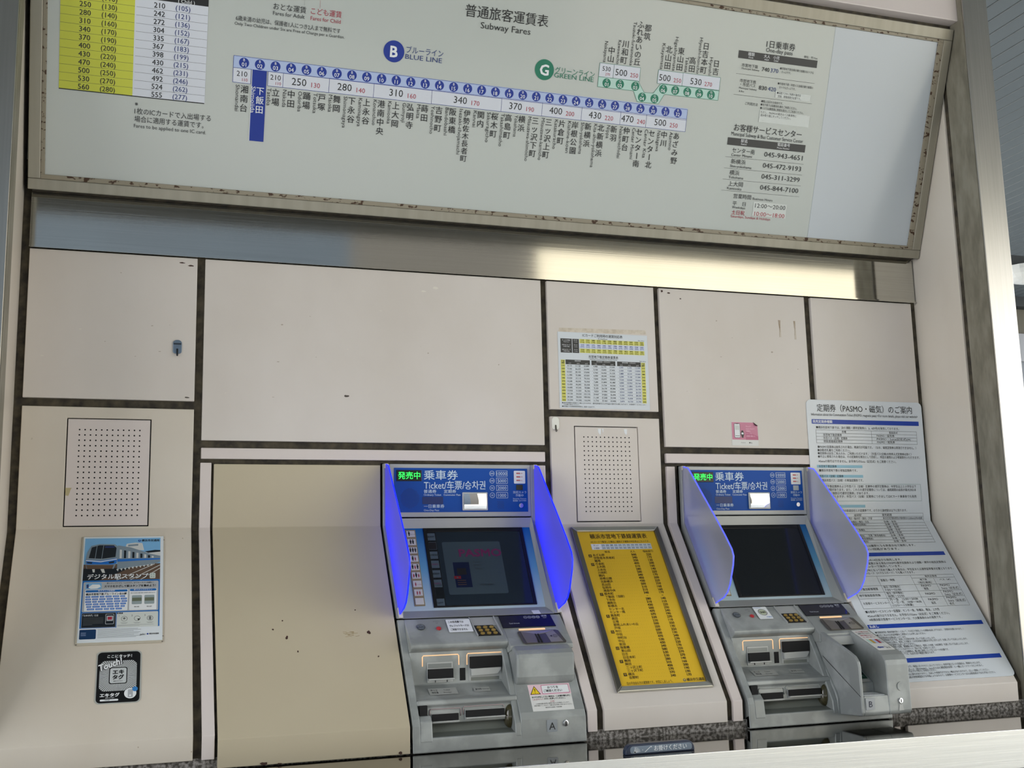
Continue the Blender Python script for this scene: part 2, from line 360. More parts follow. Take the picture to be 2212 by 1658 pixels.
# cane and umbrella rest on the counter's front edge
cr = thing('cane_rest', (1.82, -.70, -.69), 'dark navy rounded cane and umbrella rest with white lettering on counter edge', 'holder')
CRF = Frame((1.709, -.704, -.6915), (1, 0, 0), (0, 0, -1), (0, -1, 0))
def rr(u0, v0, u1, v1, r0, r1, k=6):
    pts = []
    for cx, cy, a0, r in ((u1 - r0, v0 + r0, -90, r0), (u1 - r1, v1 - r1, 0, r1), (u0 + r1, v1 - r1, 90, r1), (u0 + r0, v0 + r0, 180, r0)):
        pts += [(cx + r * math.cos(math.radians(a0 + 90 * i / (k - 1))), cy + r * math.sin(math.radians(a0 + 90 * i / (k - 1)))) for i in range(k)]
    return pts
MB().fprism(CRF, rr(0, -.030, .221, 0, .024, .002), -.022, 0).build('body', mat('navy_rubber', (14, 34, 62), .3), cr, bev=.004, seg=3)
MB().fprism(CRF, rr(.014, -.0235, .212, -.004, .009, .006), 0, .0012).build('plate', mat('grey_blue_plate', (112, 126, 140), .3), cr)
pr = Print(CRF, cr, .0016)
pr.text('お掛けください', .142, -.014, .0165, WHT, width=.105, bold=.01)
for a in (12, 26, 40, 54, 68, 80):
    pr.line(.026, -.0055, .026 + .020 * math.cos(math.radians(a)), -.0055 - .017 * math.sin(math.radians(a)), .0009, WHT)
pr.poly([(.024, -.0045), (.026, -.010), (.033, -.007)], WHT, 1); pr.disc(.053, -.012, .0012, WHT, 1)
pr.line(.060, -.006, .078, -.0195, .0014, WHT); pr.line(.078, -.0195, .081, -.0205, .0014, WHT); pr.line(.081, -.0205, .082, -.0175, .0014, WHT)
pr.done('umbrella_symbol')

# ------------------------------------------------------------------ fare board
fb = thing('fare_board', (1.7, -.05, 1.08), 'large framed white subway fare board leaning out above the steel band', 'sign')
mb = MB(); S = SIGN
for a in ((-.011, 0, 3.411, -.0355), (-.011, -.8775, 3.411, -.9215), (-.011, -.0355, .026, -.8775), (3.373, -.0355, 3.411, -.8775)):
    MB().fbox(S, a[0], a[1], a[2], a[3], -.05, 0).build('frame', FRAME, fb, bev=.0025)
mb = MB()
for a in ((.026, -.0355, 3.373, -.050), (.026, -.866, 3.373, -.8775), (.026, -.050, .039, -.866), (3.350, -.050, 3.373, -.866)):
    MB().fbox(S, a[0], a[1], a[2], a[3], -.05, -.004).build('inner_rim', RIM, fb, bev=.001)['label'] = 'narrow rusting inner rim of the frame'
MB().fbox(S, .03, -.04, 3.36, -.872, -.05, -.012).build('board', BOARD, fb)
MB().fbox(S, 2.873, -.048, 3.352, -.868, -.012, -.0105).build('blank_sheet', BOARD2, fb)['label'] = 'blank bluish white sheet at right end'
MB().box(0, 3.40, -.03, .3, 1.086, 1.9).build('case', GAP, fb)
pr = Print(S, fb, -.0108)
# left fare table
R0, DR = .616, .02545
pr.rect(.0755, -.70, .2975, -.3235, YEL); pr.rect(.2975, -.70, .524, -.3235, BOX)
pr.rect(.315, -.70, .524, -.6315, K, 1)
pr.text('( Child )', .455, -.634 - .004, .016, WHT)
Lf = [(210, 110), (250, 130), (280, 140), (310, 160), (340, 170), (370, 190), (400, 200), (430, 220), (470, 240), (500, 250), (530, 270), (560, 280)]
for i, (a, b) in enumerate(Lf):
    t = .591 - (i - 1) * DR
    pr.text(str(a), .149, -t, .0235, K, bold=.012); pr.text('(%d)' % b, .221, -t, .0225, K, bold=.008)
    pr.line(.0755, -(t - DR / 2), .2975, -(t - DR / 2), .0008, KG)
for i, (a, b) in enumerate(zip((210, 242, 272, 304, 335, 367, 398, 430, 462, 492, 524, 555), (105, 121, 136, 152, 167, 183, 199, 215, 231, 246, 262, 277))):
    t = R0 - i * DR
    pr.text(str(a), .3725, -t, .0235, K, bold=.012); pr.text('(%d)' % b, .445, -t, .0225, DBL, bold=.008)
    if i < 11: pr.line(.302, -(t - DR / 2), .523, -(t - DR / 2), .0008, KG)
pr.line(.0755, -.3235, .523, -.3235, .003, K)
pr.text('※', .311, -.300, .018, K)
pr.text('1枚のICカードで入出場する', .306, -.277, .022, K, 'L', .240); pr.text('場合に適用する運賃です。', .306, -.252, .022, K, 'L', .218)
pr.text('Fares to be applied to one IC card.', .305, -.2305, .0165, K, 'L', .227)
pr.text('おとな運賃', .731, -.661, .0235, K, 'L', .108); pr.text('Fares for Adult', .731, -.640, .018, K, 'L', .104)
pr.text('こども運賃', .855, -.662, .0235, RED, 'L', .103); pr.text('Fares for Child', .855, -.6395, .018, RED, 'L', .101)
pr.line(.832, -.70, .832, -.676, .0006, GRY); pr.line(.884, -.70, .884, -.674, .0006, RED)
pr.text('6歳未満の幼児は、保護者1人につき2人まで無料です', .612, -.6085, .018, K, 'L', .345)
pr.text('Only Two Children under Six are Free of Charge per a Guardian.', .609, -.5915, .014, K, 'L', .363)
pr.text('普通旅客運賃表', 1.541, -.734, .046, K, width=.308, bold=.004); pr.text('Subway Fares', 1.539, -.692, .031, K, width=.185)
# line emblems
pr.disc(1.145, -.5655, .0365, NAVY, 1, 32); pr.text('B', 1.145, -.5655, .052, WHT, bold=.03)
pr.text('ブルーライン', 1.188, -.577, .026, DBL, 'L', .132); pr.text('BLUE LINE', 1.186, -.5545, .023, DBL, 'L', .131)
pr.disc(1.697, -.568, .0365, GRN, 1, 32); pr.text('G', 1.697, -.568, .052, WHT, bold=.03)
pr.text('グリーンライン', 1.738, -.572, .026, GRN, 'L', .154); pr.text('GREEN LINE', 1.736, -.5545, .023, GRN, 'L', .154)
# blue line diagram (drawn between .611 and 2.281)
def tt(x): return (x - .611) * .0025            # the strip creeps up a touch to the right, as on the board
W1 = .0013
pr.poly([(.611, -.488), (2.281, -.4925), (2.281, -.4545), (.611, -.450)], LNB, 1)
def seg(u0, u1, t0, t1): pr.poly([(u0, -t1 - tt(u0)), (u1, -t1 - tt(u1)), (u1, -t0 - tt(u1)), (u0, -t0 - tt(u0))], BOX, 1)
for u0, u1, a, b in ((.611, .669, 210, 110), (.725, .775, 210, 110), (.775, .930, 250, 130), (.930, 1.084, 280, 140), (1.084, 1.290, 310, 160), (1.290, 1.547, 340, 170),
                     (1.547, 1.702, 370, 190), (1.702, 1.856, 400, 200), (1.856, 2.011, 430, 220), (2.011, 2.116, 470, 240), (2.116, 2.281, 500, 250)):
    seg(u0, u1, .403, .450); c = (u0 + u1) / 2; q = tt(c)
    pr.box(u0, -.450 - q, u1, -.403 - q, W1, NAVY, 2)
    if u1 - u0 < .07:
        pr.text(str(a), c, -.433 - q, .024, K); pr.text(str(b), c + .010, -.414 - q, .014, RED)
    else:
        pr.text(str(a), c - .024, -.427 - q, .034, K); pr.text(str(b), c + .032, -.422 - q, .023, RED)
pr.box(.611, -.4885, 2.281, -.450, W1, NAVY, 2)
pr.rect(.673, -.450, .7205, -.218, NAVY, 2); pr.line(.6725, -.450, .6725, -.218, .0015, WHT, 3)
ST = [('湘南台', 'Shonandai'), ('下飯田', 'Shimoiida'), ('立場', 'Tateba'), ('中田', 'Nakada'), ('踊場', 'Odoriba'), ('戸塚', 'Totsuka'), ('舞岡', 'Maioka'), ('下永谷', 'Shimonagaya'),
      ('上永谷', 'Kaminagaya'), ('港南中央', 'Konanchuo'), ('上大岡', 'Kamiooka'), ('弘明寺', 'Gumyoji'), ('蒔田', 'Maita'), ('吉野町', 'Yoshinocho'), ('阪東橋', 'Bandobashi'),
      ('伊勢佐木長者町', 'Isezaki-chojamachi'), ('関内', 'Kannai'), ('桜木町', 'Sakuragicho'), ('高島町', 'Takashimacho'), ('横浜', 'Yokohama'), ('三ッ沢下町', 'Mitsuzawa-shimocho'),
      ('三ッ沢上町', 'Mitsuzawa-kamicho'), ('片倉町', 'Katakuracho'), ('岸根公園', 'Kishine-koen'), ('新横浜', 'Shin-yokohama'), ('北新横浜', 'Kita-shin-yokohama'), ('新羽', 'Nippa'),
      ('仲町台', 'Nakamachidai'), ('センター南', 'Center Minami'), ('センター北', 'Center Kita'), ('中川', 'Nakagawa'), ('あざみ野', 'Azamino')]
for i, (kj, ro) in enumerate(ST):
    u = .645 + i * .05152; q = tt(u); ink = WHT if i == 1 else K
    pr.disc(u, -.4685 - q, .0165, NAVY, 2, 24); pr.text('B', u, -.478 - q, .0125, WHT); pr.text('%02d' % (i + 1), u, -.4635 - q, .0185, WHT, bold=.01)
    n = len(kj); pt = .0305 if n < 5 else (.029 if n < 7 else .0262); sz = .0275 if n < 7 else .0255
    pr.vtext(kj, u + .005, -.383 - q, pt, sz, ink, bold=.010)
    w = .0096 * len(ro) if len(ro) < 13 else .0088 * len(ro)
    pr.text(ro, u - .0165, -.396 - q + w / 2, .0185, WHT if i == 1 else K, width=w, rot=90)
# green line
def gp(pts, m, lv): pr.poly(pts, m, lv)
O = .001
gp([(1.908, -.568), (2.066, -.570), (2.095, -.532), (2.133, -.5335), (2.160, -.572), (2.403, -.5735), (2.403, -.536), (2.178, -.534), (2.158, -.497), (2.071, -.496), (2.052, -.533), (1.908, -.532)], LGN, 1)
gpts = [(1.908, -.568), (2.066, -.570), (2.095, -.532), (2.133, -.5335), (2.160, -.572), (2.403, -.5735), (2.403, -.536), (2.178, -.534), (2.158, -.497), (2.071, -.496), (2.052, -.533), (1.908, -.532)]
for i in range(12):
    a, b = gpts[i], gpts[(i + 1) % 12]; pr.line(a[0], a[1], b[0], b[1], .0013, GRN, 2)
for u0, u1, a, b in ((1.908, 1.965, 530, 270), (1.965, 2.071, 500, 250), (2.144, 2.246, 500, 250), (2.246, 2.403, 530, 270)):
    q = (u0 - 1.908) * .008; pr.rect(u0, -.6175 - q, u1, -.5685 - q, BOX, 1); pr.box(u0, -.6175 - q, u1, -.5685 - q, .0013, GRN, 2); c = (u0 + u1) / 2
    if u1 - u0 < .07: pr.text(str(a), c, -.599 - q, .023, K); pr.text(str(b), c + .006, -.580 - q, .013, RED)
    else: pr.text(str(a), c - .022, -.592 - q, .033, K); pr.text(str(b), c + .030, -.588 - q, .022, RED)
for i, (u, t) in enumerate(((1.942, .549), (1.995, .5505), (2.057, .550), (2.089, .514), (2.140, .514), (2.171, .552), (2.221, .553), (2.271, .553), (2.321, .553), (2.371, .5535))):
    pr.disc(u, -t, .0165, GRN, 2, 24); pr.text('G', u, -t - .0095, .0125, WHT); pr.text('%02d' % (i + 1), u, -t + .005, .0185, WHT, bold=.01)
for kj, ro, u in (('中山', 'Nakayama', 1.949), ('川和町', 'Kawawacho', 2.001), ('ふれあいの丘', 'Tsuzuki-fureainooka', 2.054), ('北山田', 'Kitayamata', 2.178), ('東山田', 'Higashiyamata', 2.228),
                  ('高田', 'Takata', 2.279), ('日吉本町', 'Hiyoshi-honcho', 2.328), ('日吉', 'Hiyoshi', 2.379)):
    n = len(kj); pt = .029 if n < 5 else .0265
    pr.vtext(kj, u, -.636 - (u - 1.95) * .008 - (n - 1) * pt, pt, .0285, K, bold=.004)
    w = .0094 * len(ro) if len(ro) < 15 else .0082 * len(ro)
    pr.text(ro, u - .0225, -.620 - (u - 1.95) * .008 - w / 2, .018, K, width=w, rot=90)
pr.vtext('都筑', 2.084, -.761, .030, .0285, K)
# right column: one-day pass, service centre
pr.text('1日乗車券', 2.644, -.766, .030, K, width=.126, bold=.004); pr.text('One-day pass', 2.640, -.745, .022, K, width=.116)
pr.text('単位：円 Yen', 2.780, -.7385, .0105, K, width=.060)
pr.poly([(2.467, -.729), (2.812, -.731), (2.812, -.703), (2.467, -.701)], KG, 1)
for t, b, u, w in (('種類', 'Kinds', 2.521, .028), ('大人', 'Adult', 2.589, .027), ('小児', 'Child', 2.630, .027)):
    pr.text(t, u, -.720, .0145, WHT, width=w); pr.text(b, u, -.7085, .009, WHT)
pr.text('市営地下鉄', 2.486, -.677, .0145, K, 'L', .070); pr.text('Municipal Subway', 2.487, -.6655, .010, K, 'L', .077)
pr.text('740', 2.574, -.672, .0215, K, 'L', .033, bold=.012); pr.text('370', 2.612, -.672, .0215, DBL, 'L', .034)
pr.text('●市営地下鉄全線が乗り放題のおトクな', 2.652, -.6835, .0105, K, 'L', .150); pr.text('きっぷです。', 2.660, -.671, .0105, K, 'L', .042)
for t in (.6435, .566): pr.line(2.466, -t, 2.812, -t - .001, .0009, KG)
pr.text('市営地下鉄', 2.486, -.6195, .0145, K, 'L', .070); pr.text('・市営バス', 2.490, -.606, .0145, K, 'L', .065)
pr.text('Municipal Subway', 2.486, -.593, .010, K, 'L', .077); pr.text('& Bus', 2.487, -.581, .010, K, 'L', .022)
pr.text('830', 2.571, -.603, .0215, K, 'L', .035, bold=.012); pr.text('420', 2.611, -.603, .0215, DBL, 'L', .035)
pr.text('●市営地下鉄・市営バス全線が乗り放題の', 2.651, -.627, .0105, K, 'L', .157); pr.text('おトクなきっぷです。', 2.659, -.6135, .0105, K, 'L', .072)
pr.rect(2.646, -.598, 2.803, -.573, PALE, 2); pr.text('●深夜バスをご利用の場合は', 2.652, -.592, .0105, K, 'L', .106); pr.text('別途、割増運賃が必要です。', 2.658, -.5795, .0105, K, 'L', .102)
pr.text('ご利用方法', 2.520, -.538, .0125, K, 'L', .055)
pr.text('●購入当日のみ有効です。', 2.589, -.5535, .0105, K, 'L', .095); pr.text('●地下鉄では自動改札機をご利用ください。', 2.588, -.541, .0105, K, 'L', .161)
pr.text('●バスでは乗務員に券面を提示してご利用ください。', 2.588, -.528, .0105, K, 'L', .192)
pr.rect(2.588, -.5205, 2.811, -.475, PALE, 2); pr.text('ただし、PASMOの場合はバス乗車時に', 2.592, -.513, .0105, K, 'L', .158); pr.text('読み取り部にタッチしてください。', 2.593, -.5015, .0105, K, 'L', .134)
pr.text('お客様サービスセンター', 2.486, -.4445, .030, K, 'L', .299, bold=.006); pr.text('Municipal Subway & Bus Customer Service Center', 2.477, -.421, .020, K, 'L', .318)
pr.poly([(2.465, -.405), (2.809, -.408), (2.809, -.379), (2.465, -.377)], KG, 1)
pr.text('駅名', 2.536, -.397, .0145, WHT, width=.028); pr.text('Station', 2.536, -.3855, .009, WHT); pr.text('電話番号', 2.711, -.399, .0145, WHT, width=.056); pr.text('Phone Number', 2.711, -.3865, .009, WHT)
for i, (a, b, c, wa, wb) in enumerate((('センター南', 'Center Minami', '045-943-4651', .098, .090), ('新横浜', 'Shin-yokohama', '045-472-9193', .064, .094), ('横浜', 'Yokohama', '045-311-3299', .043, .064), ('上大岡', 'Kamiooka', '045-844-7100', .064, .062))):
    q = i * .0425
    pr.text(a, 2.490, -.359 + q, .021, K, 'L', wa); pr.text(b, 2.488, -.342 + q, .0145, K, 'L', wb); pr.text(c, 2.631, -.357 + q, .0265, K, 'L', .172)
    pr.line(2.463, -.3315 + q, 2.811, -.334 + q, .0009, KG)
pr.text('営業時間', 2.520, -.186, .020, K, 'L', .077); pr.text('Business Hours', 2.605, -.183, .0135, K, 'L', .088)
pr.text('平　日', 2.519, -.158, .018, K, 'L', .058); pr.text('Weekdays', 2.519, -.1435, .0135, K, 'L', .058)
pr.rect(2.611, -.172, 2.761, -.117, PALE, 1)
pr.text('12:00〜20:00', 2.619, -.158, .0235, K, 'L', .136); pr.text('10:00〜18:00', 2.620, -.126, .0235, RED, 'L', .135)
pr.text('土日祝', 2.520, -.1235, .019, RED, 'L', .056, bold=.01); pr.text('Saturdays, Sundays & Holidays', 2.518, -.1085, .0135, RED, 'L', .176)
pr.done()

# ------------------------------------------------------------------ perforated speaker covers
HOLE = mat('hole_dark', (10, 10, 10), .9)
def speaker(x0, x1, z0, z1, hx0, hx1, hz0, hz1, m, label):
    t = thing('speaker_cover', ((x0 + x1) / 2, 0, z1), label, 'speaker', 'perforated speaker covers in the wall')
    nx, nz = 12, 17; r = .0026; dx = (hx1 - hx0) / (nx - 1); dz = (hz0 - hz1) / (nz - 1); y = -.001
    v = []; f = []
    gx = [hx0 - dx / 2 + i * dx for i in range(nx + 1)]; gz = [hz0 + dz / 2 - j * dz for j in range(nz + 1)]
    for j in range(nz + 1):
        for i in range(nx + 1): v.append((gx[i], y, gz[j]))
    for j in range(nz):
        for i in range(nx):
            cx, cz = hx0 + i * dx, hz0 - j * dz; n = len(v)
            for k in range(8):
                a = math.radians(22.5 + 45 * k); v.append((cx + r * math.cos(a), y, cz + r * math.sin(a)))
            a, b, c, d = j * (nx + 1) + i, j * (nx + 1) + i + 1, (j + 1) * (nx + 1) + i + 1, (j + 1) * (nx + 1) + i   # tl tr br bl
            h = [n + k for k in range(8)]
            # holes: k=0 right-up,1 top-right,2 top-left,3 left-up,4 left-down,5 bottom-left,6 bottom-right,7 right-down
            f += [(b, h[0], h[7], c), (a, h[2], h[1], b), (d, h[4], h[3], a), (c, h[6], h[5], d), (b, h[1], h[0]), (a, h[3], h[2]), (d, h[5], h[4]), (c, h[7], h[6])]
    n = len(v)
    e = .0035
    v += [(x0 + e, y, z0 - e), (x1 - e, y, z0 - e), (x1 - e, y, z1 + e), (x0 + e, y, z1 + e)]
    A = [0, nx, nz * (nx + 1) + nx, nz * (nx + 1)]
    T = list(range(0, nx + 1)); Bm = [nz * (nx + 1) + i for i in range(nx, -1, -1)]; Rr = [j * (nx + 1) + nx for j in range(nz + 1)]; Ll = [j * (nx + 1) for j in range(nz, -1, -1)]
    f += [tuple([n, n + 1] + T[::-1]), tuple([n + 1, n + 2] + Rr[::-1]), tuple([n + 2, n + 3] + Bm[::-1]), tuple([n + 3, n] + Ll[::-1])]
    # turned edge
    q = len(v); v += [(p[0], .012, p[2]) for p in (v[n], v[n + 1], v[n + 2], v[n + 3])]
    f += [(n, n + 1, q + 1, q), (n + 1, n + 2, q + 2, q + 1), (n + 2, n + 3, q + 3, q + 2), (n + 3, n, q, q + 3)]
    mesh_obj('perforated_plate', v, f, m, t, recalc=False)
    MB().box(x0 - .004, x1 + .004, .0125, .0138, z1 - .004, z0 + .004).build('backing', HOLE, t)
    return t
s1 = speaker(.134, .389, .350, .006, .172, .354, .313, .041, PANEL_P, 'perforated cream speaker cover above the train poster, tape scrap at its left edge')
MB().fprism(WALL, [(.137, -.128), (.156, -.128), (.153, -.123), (.150, -.112), (.147, -.103), (.138, -.104)], .0012, .0016).build('tape_scrap', mat('tape_tan', (186, 172, 130), .5), s1)
s2 = speaker(1.862, 2.117, .357, .007, 1.899, 2.080, .3165, .045, PANEL, 'perforated cream speaker cover above the yellow fare sheet, two white tape scraps on top')
for u0, u1, d in ((1.955, 1.968, .024), (1.972, 1.978, .016), (2.060, 2.073, .022)):
    MB().fprism(WALL, [(u0, -.348), (u1, -.348), (u1 - .001, -.348 + d * .7), (u1 - .004, -.348 + d), (u0 + .002, -.348 + d * .6)], .0012, .0018).build('tape_scrap', WHT, s2)

# ------------------------------------------------------------------ adhesive hooks
def hook(u, z, m1, m2, label):
    t = thing('adhesive_hook', (u, 0, z), label, 'hook')
    MB().fprism(WALL, rr(u - .014, -z - .026, u + .014, -z + .020, .012, .008), .0002, .004).build('plate', m1, t, bev=.001)
    MB().tube([WALL.p(u, -z + .004, .004), WALL.p(u, -z + .022, .006), WALL.p(u, -z + .027, .010), WALL.p(u, -z + .024, .015)], .003).build('hook', m2, t, smooth=True)
    return t
h1 = hook(.463, .590, mat('hook_blue_grey', (118, 134, 150), .3, .5), mat('hook_dark', (60, 66, 72), .3, .5), 'small blue-grey adhesive hook on the upper left panel')
MB().fprism(WALL, [(.451, -.605), (.475, -.605), (.475, -.600), (.451, -.600)], .004, .0048).build('band', mat('hook_dark', (60, 66, 72)), h1)
hook(1.789, .362, mat('hook_white', (236, 236, 226), .3), mat('hook_steel', (120, 118, 108), .3, .6), 'small white adhesive hook left of the middle speaker cover')

# ------------------------------------------------------------------ yellow fare sheet in a steel frame on the slope
t = thing('fare_sheet', (2.0, -.38, -.56), 'yellow fare list in a steel snap frame between the two ticket machines', 'sign')
GOLD = mat('sheet_yellow', (226, 184, 42), .4); STL = noisy('snap_frame_steel', (120, 116, 106), (150, 146, 136), (3, 3, 3), (.25, .35), .9)
STL2 = mat('snap_frame_light', (200, 198, 188), .3, .8)
F = SLOPE
ua, ub, va, vb = 1.828, 2.173, .020, .674; w = .020
for pts, m_ in (([(ua, va), (ua + w, va + w), (ua + w, vb - w), (ua, vb)], STL), ([(ub, va), (ub, vb), (ub - w, vb - w), (ub - w, va + w)], STL),
                ([(ua, va), (ub, va), (ub - w, va + w), (ua + w, va + w)], STL2), ([(ua, vb), (ua + w, vb - w), (ub - w, vb - w), (ub, vb)], STL2)):
    MB().fprism(F, pts, .001, .012).build('frame', m_, t, bev=.003, seg=3)
MB().fbox(F, ua + w - .002, va + w - .002, ub - w + .002, vb - w + .002, .001, .004).build('sheet', GOLD, t)
pr = Print(F, t, .0045)
BR = mat('ink_sepia', (52, 38, 22), .5)
pr.text('横浜市営地下鉄線運賃表', 2.006, .060, .023, BR, width=.222, bold=.012)
pr.text('※ICカードで乗車した場合に適用する運賃の対応表はこちらです。', 2.006, .084, .010, BR, width=.229)
pr.rect(1.889, .0925, 2.123, .117, WHT, 1)
for i in range(12):
    u = 1.928 + i * .0163
    pr.rect(u, .0935, u + .0148, .116, mat('ink_table_tint', (190, 202, 212), .5), 2)
    pr.text(str((210, 250, 280, 310, 340, 370, 400, 430, 470, 500, 530, 560)[i]), u + .0074, .0985, .007, BR); pr.text(str((210, 242, 272, 304, 335, 367, 398, 430, 462, 492, 524, 555)[i]), u + .0074, .1110, .007, BR)
pr.text('きっぷ', 1.908, .0985, .007, BR); pr.text('IC運賃', 1.908, .1110, .007, BR)
pr.text('駅名', 1.944, .1275, .0105, BR); pr.text('大人', 2.042, .1275, .0105, BR); pr.text('福祉割引', 2.102, .1275, .0105, BR)
rows = [('あざみ野', 500, 250), ('伊勢佐木長者町', 340, 170), ('踊場', 250, 130), ('片倉町', 400, 200), ('上大岡', 310, 160), ('上永谷', 280, 140), ('川和町', 500, 250), ('関内', 340, 170),
        ('岸根公園', 400, 200), ('北新横浜', 430, 220), ('北山田', 500, 250), ('弘明寺', 310, 160), ('港南中央', 310, 160), ('桜木町', 340, 170), ('下飯田（当駅）', 0, 0), ('下永谷', 280, 140),
        ('湘南台', 210, 110), ('新横浜', 430, 220), ('センター北', 500, 250), ('センター南', 470, 240), ('高島町', 370, 190), ('高田', 530, 270), ('立場', 210, 110), ('都筑ふれあいの丘', 500, 250),
        ('戸塚', 250, 130), ('中川', 500, 250), ('中田', 250, 130), ('仲町台', 470, 240), ('中山', 530, 270), ('新羽', 430, 220), ('阪東橋', 340, 170), ('東山田', 500, 250), ('日吉', 530, 270),
        ('日吉本町', 530, 270), ('舞岡', 280, 140), ('蒔田', 310, 160), ('三ッ沢上町', 400, 200), ('三ッ沢下町', 370, 190), ('横浜', 370, 190), ('吉野町', 340, 170)]
for i, (n_, a, b) in enumerate(rows):
    v_ = .1405 + i * .01237
    pr.text(n_, 1.885, v_, .0115, BR, 'L', bold=.01)
    for k in range(12):
        u = 1.885 + len(n_) * .0118 + .008 + k * .0088
        if u < 2.022: pr.disc(u, v_ + .002, .0007, mat('ink_ochre', (150, 116, 30), .5), 1, 5)
    pr.text(str(a) if a else '−', 2.043, v_, .0130, BR, bold=.016); pr.text(str(b) if b else '−', 2.101, v_, .0130, BR, bold=.016)
for g, v_ in zip('あかさたなはまや', (.143, .180, .3035, .3905, .4515, .5135, .563, .611)):
    pr.rect(1.8685, v_ - .0058, 1.8800, v_ + .0058, BR, 1); pr.text(g, 1.8743, v_, .0095, GOLD)
pr.text('目の不自由な方の運賃表です。大切にしましょう。', 1.871, .6435, .0120, BR, 'L', .163)
pr.disc(2.078, .642, .0052, mat('ink_emblem_blue', (60, 90, 120), .5), 1); pr.poly([(2.0745, .639), (2.0815, .639), (2.078, .6465)], GOLD, 2)
pr.text('横浜市交通局', 2.086, .642, .0125, BR, 'L', .064, bold=.012)
pr.done()

# ------------------------------------------------------------------ train poster in a thin frame
t = thing('poster', (.316, -.23, -.35), 'framed train poster for digital station stamps on left slope', 'poster')
MB().fprism(F, rr(.194, .033, .438, .4215, .006, .006), .0005, .004).build('frame', mat('poster_frame_beige', (190, 182, 164), .4), t, bev=.001)
MB().fbox(F, .199, .036, .4355, .4135, .004, .005).build('sheet', mat('paper_white', (222, 228, 232), .4), t)
for a, b in ((.197, .419), (.435, .418), (.437, .40), (.4365, .05)):
    MB().fprism(F, [(a - .002, b - .001), (a + .002, b - .001), (a + .002, b + .001), (a - .002, b + .001)], .0041, .0046).build('corner_chip', RUST, t)
pr = Print(F, t, .0053)
SKY = mat('poster_sky', (122, 178, 222), .4); TB = mat('train_body', (128, 144, 156), .4); TD = mat('train_dark', (20, 28, 36), .4); TBL = mat('train_blue', (34, 110, 196), .4)
BLU = mat('poster_blue', (30, 106, 180), .4); PG = mat('poster_grey', (176, 180, 184), .4); TR = mat('poster_track', (96, 76, 62), .5); BG = mat('poster_building', (206, 208, 206), .5)
pr.rect(.203, .042, .4265, .199, SKY, 0)
pr.poly([(.320, .085), (.326, .064), (.352, .060), (.372, .062), (.378, .090)], BG, 1); pr.poly([(.33, .068), (.36, .065), (.36, .072), (.33, .075)], TB, 2)
pr.poly([(.372, .100), (.40, .092), (.4265, .094), (.4265, .118), (.372, .118)], BG, 1); pr.poly([(.380, .094), (.41, .089), (.4265, .09), (.4265, .096), (.39, .100)], TD, 2)
pr.poly([(.203, .140), (.4265, .140), (.4265, .199), (.203, .199)], TR, 1)
pr.poly([(.203, .155), (.34, .155), (.25, .199), (.203, .199)], TD, 2)
for a in ((.34, .199, .4265, .146), (.37, .199, .4265, .158), (.30, .199, .41, .142)): pr.line(*a, .0022, BG, 2)
pr.poly([(.300, .070), (.338, .078), (.395, .103), (.4265, .112), (.4265, .135), (.395, .146), (.300, .160)], TB, 3)       # car side
pr.poly([(.300, .122), (.4265, .121), (.4265, .1255), (.300, .132)], TBL, 4)
for k in range(9):
    u = .306 + k * .0128 - k * k * .00012; h0 = .086 + k * .0032; h1 = .119
    pr.poly([(u, h0), (u + .0062, h0 + .0012), (u + .0062, h1), (u, h1)], TD if k % 2 else BG, 4)
pr.poly([(.212, .094), (.222, .071), (.245, .0645), (.290, .0655), (.300, .074), (.300, .128), (.290, .158), (.212, .156), (.207, .130)], TB, 5)
pr.poly([(.2165, .117), (.2235, .077), (.246, .069), (.288, .070), (.296, .080), (.294, .114), (.255, .120)], TD, 6)
pr.poly([(.208, .1225), (.252, .127), (.298, .1185), (.2975, .137), (.287, .142), (.212, .140)], TBL, 6)
pr.poly([(.209, .124), (.252, .1295), (.298, .121), (.298, .1235), (.252, .1325), (.209, .127)], WHT, 7)
pr.poly([(.212, .131), (.228, .133), (.226, .138), (.213, .136)], TD, 7); pr.poly([(.274, .133), (.292, .129), (.290, .136), (.277, .138)], TD, 7)
for u, v0, v1 in ((.239, .071, .119), (.258, .070, .120)): pr.line(u, v0, u - .004, v1, .0016, TB, 7)
pr.rect(.262, .0735, .290, .0785, DBL, 7)
pr.poly([(.210, .142), (.290, .144), (.286, .158), (.214, .157)], TR, 6)
pr.poly([(.228, .158), (.236, .158), (.236, .170), (.231, .170)], BG, 6); pr.poly([(.252, .158), (.262, .158), (.266, .172), (.258, .172)], BG, 6)
for k in range(10): pr.poly([(.298 + k * .011, .160 - k * .0018), (.305 + k * .011, .158 - k * .0018), (.303 + k * .011, .168 - k * .0020)], BG, 6)
pr.text('デジタル駅スタンプ', .304, .187, .0215, TD, width=.180, bold=.07, lv=10); pr.text('デジタル駅スタンプ', .304, .187, .0205, WHT, width=.176, bold=.02, lv=12)
pr.rrect(.396, .176, .413, .196, .003, PALE, 8); pr.text('エキ', .4045, .1815, .007, GRN, lv=10); pr.text('タグ', .4045, .1905, .007, GRN, lv=10)
pr.disc(.3635, .0525, .0042, NAVY, 3); pr.poly([(.361, .050), (.366, .050), (.3635, .0555)], SKY, 4); pr.text('横浜市交通局', .370, .0525, .0095, K, 'L', .053, bold=.02)
pr.rect(.203, .199, .4265, .366, BLU, 0)
pr.rrect(.2065, .2045, .4225, .310, .004, PG, 1)
pr.rrect(.213, .208, .258, .230, .002, SKY, 2); pr.poly([(.220, .224), (.232, .213), (.252, .214), (.256, .222), (.246, .228), (.228, .229)], WHT, 3); pr.poly([(.215, .214), (.221, .212), (.222, .226), (.216, .226)], DBL, 3)
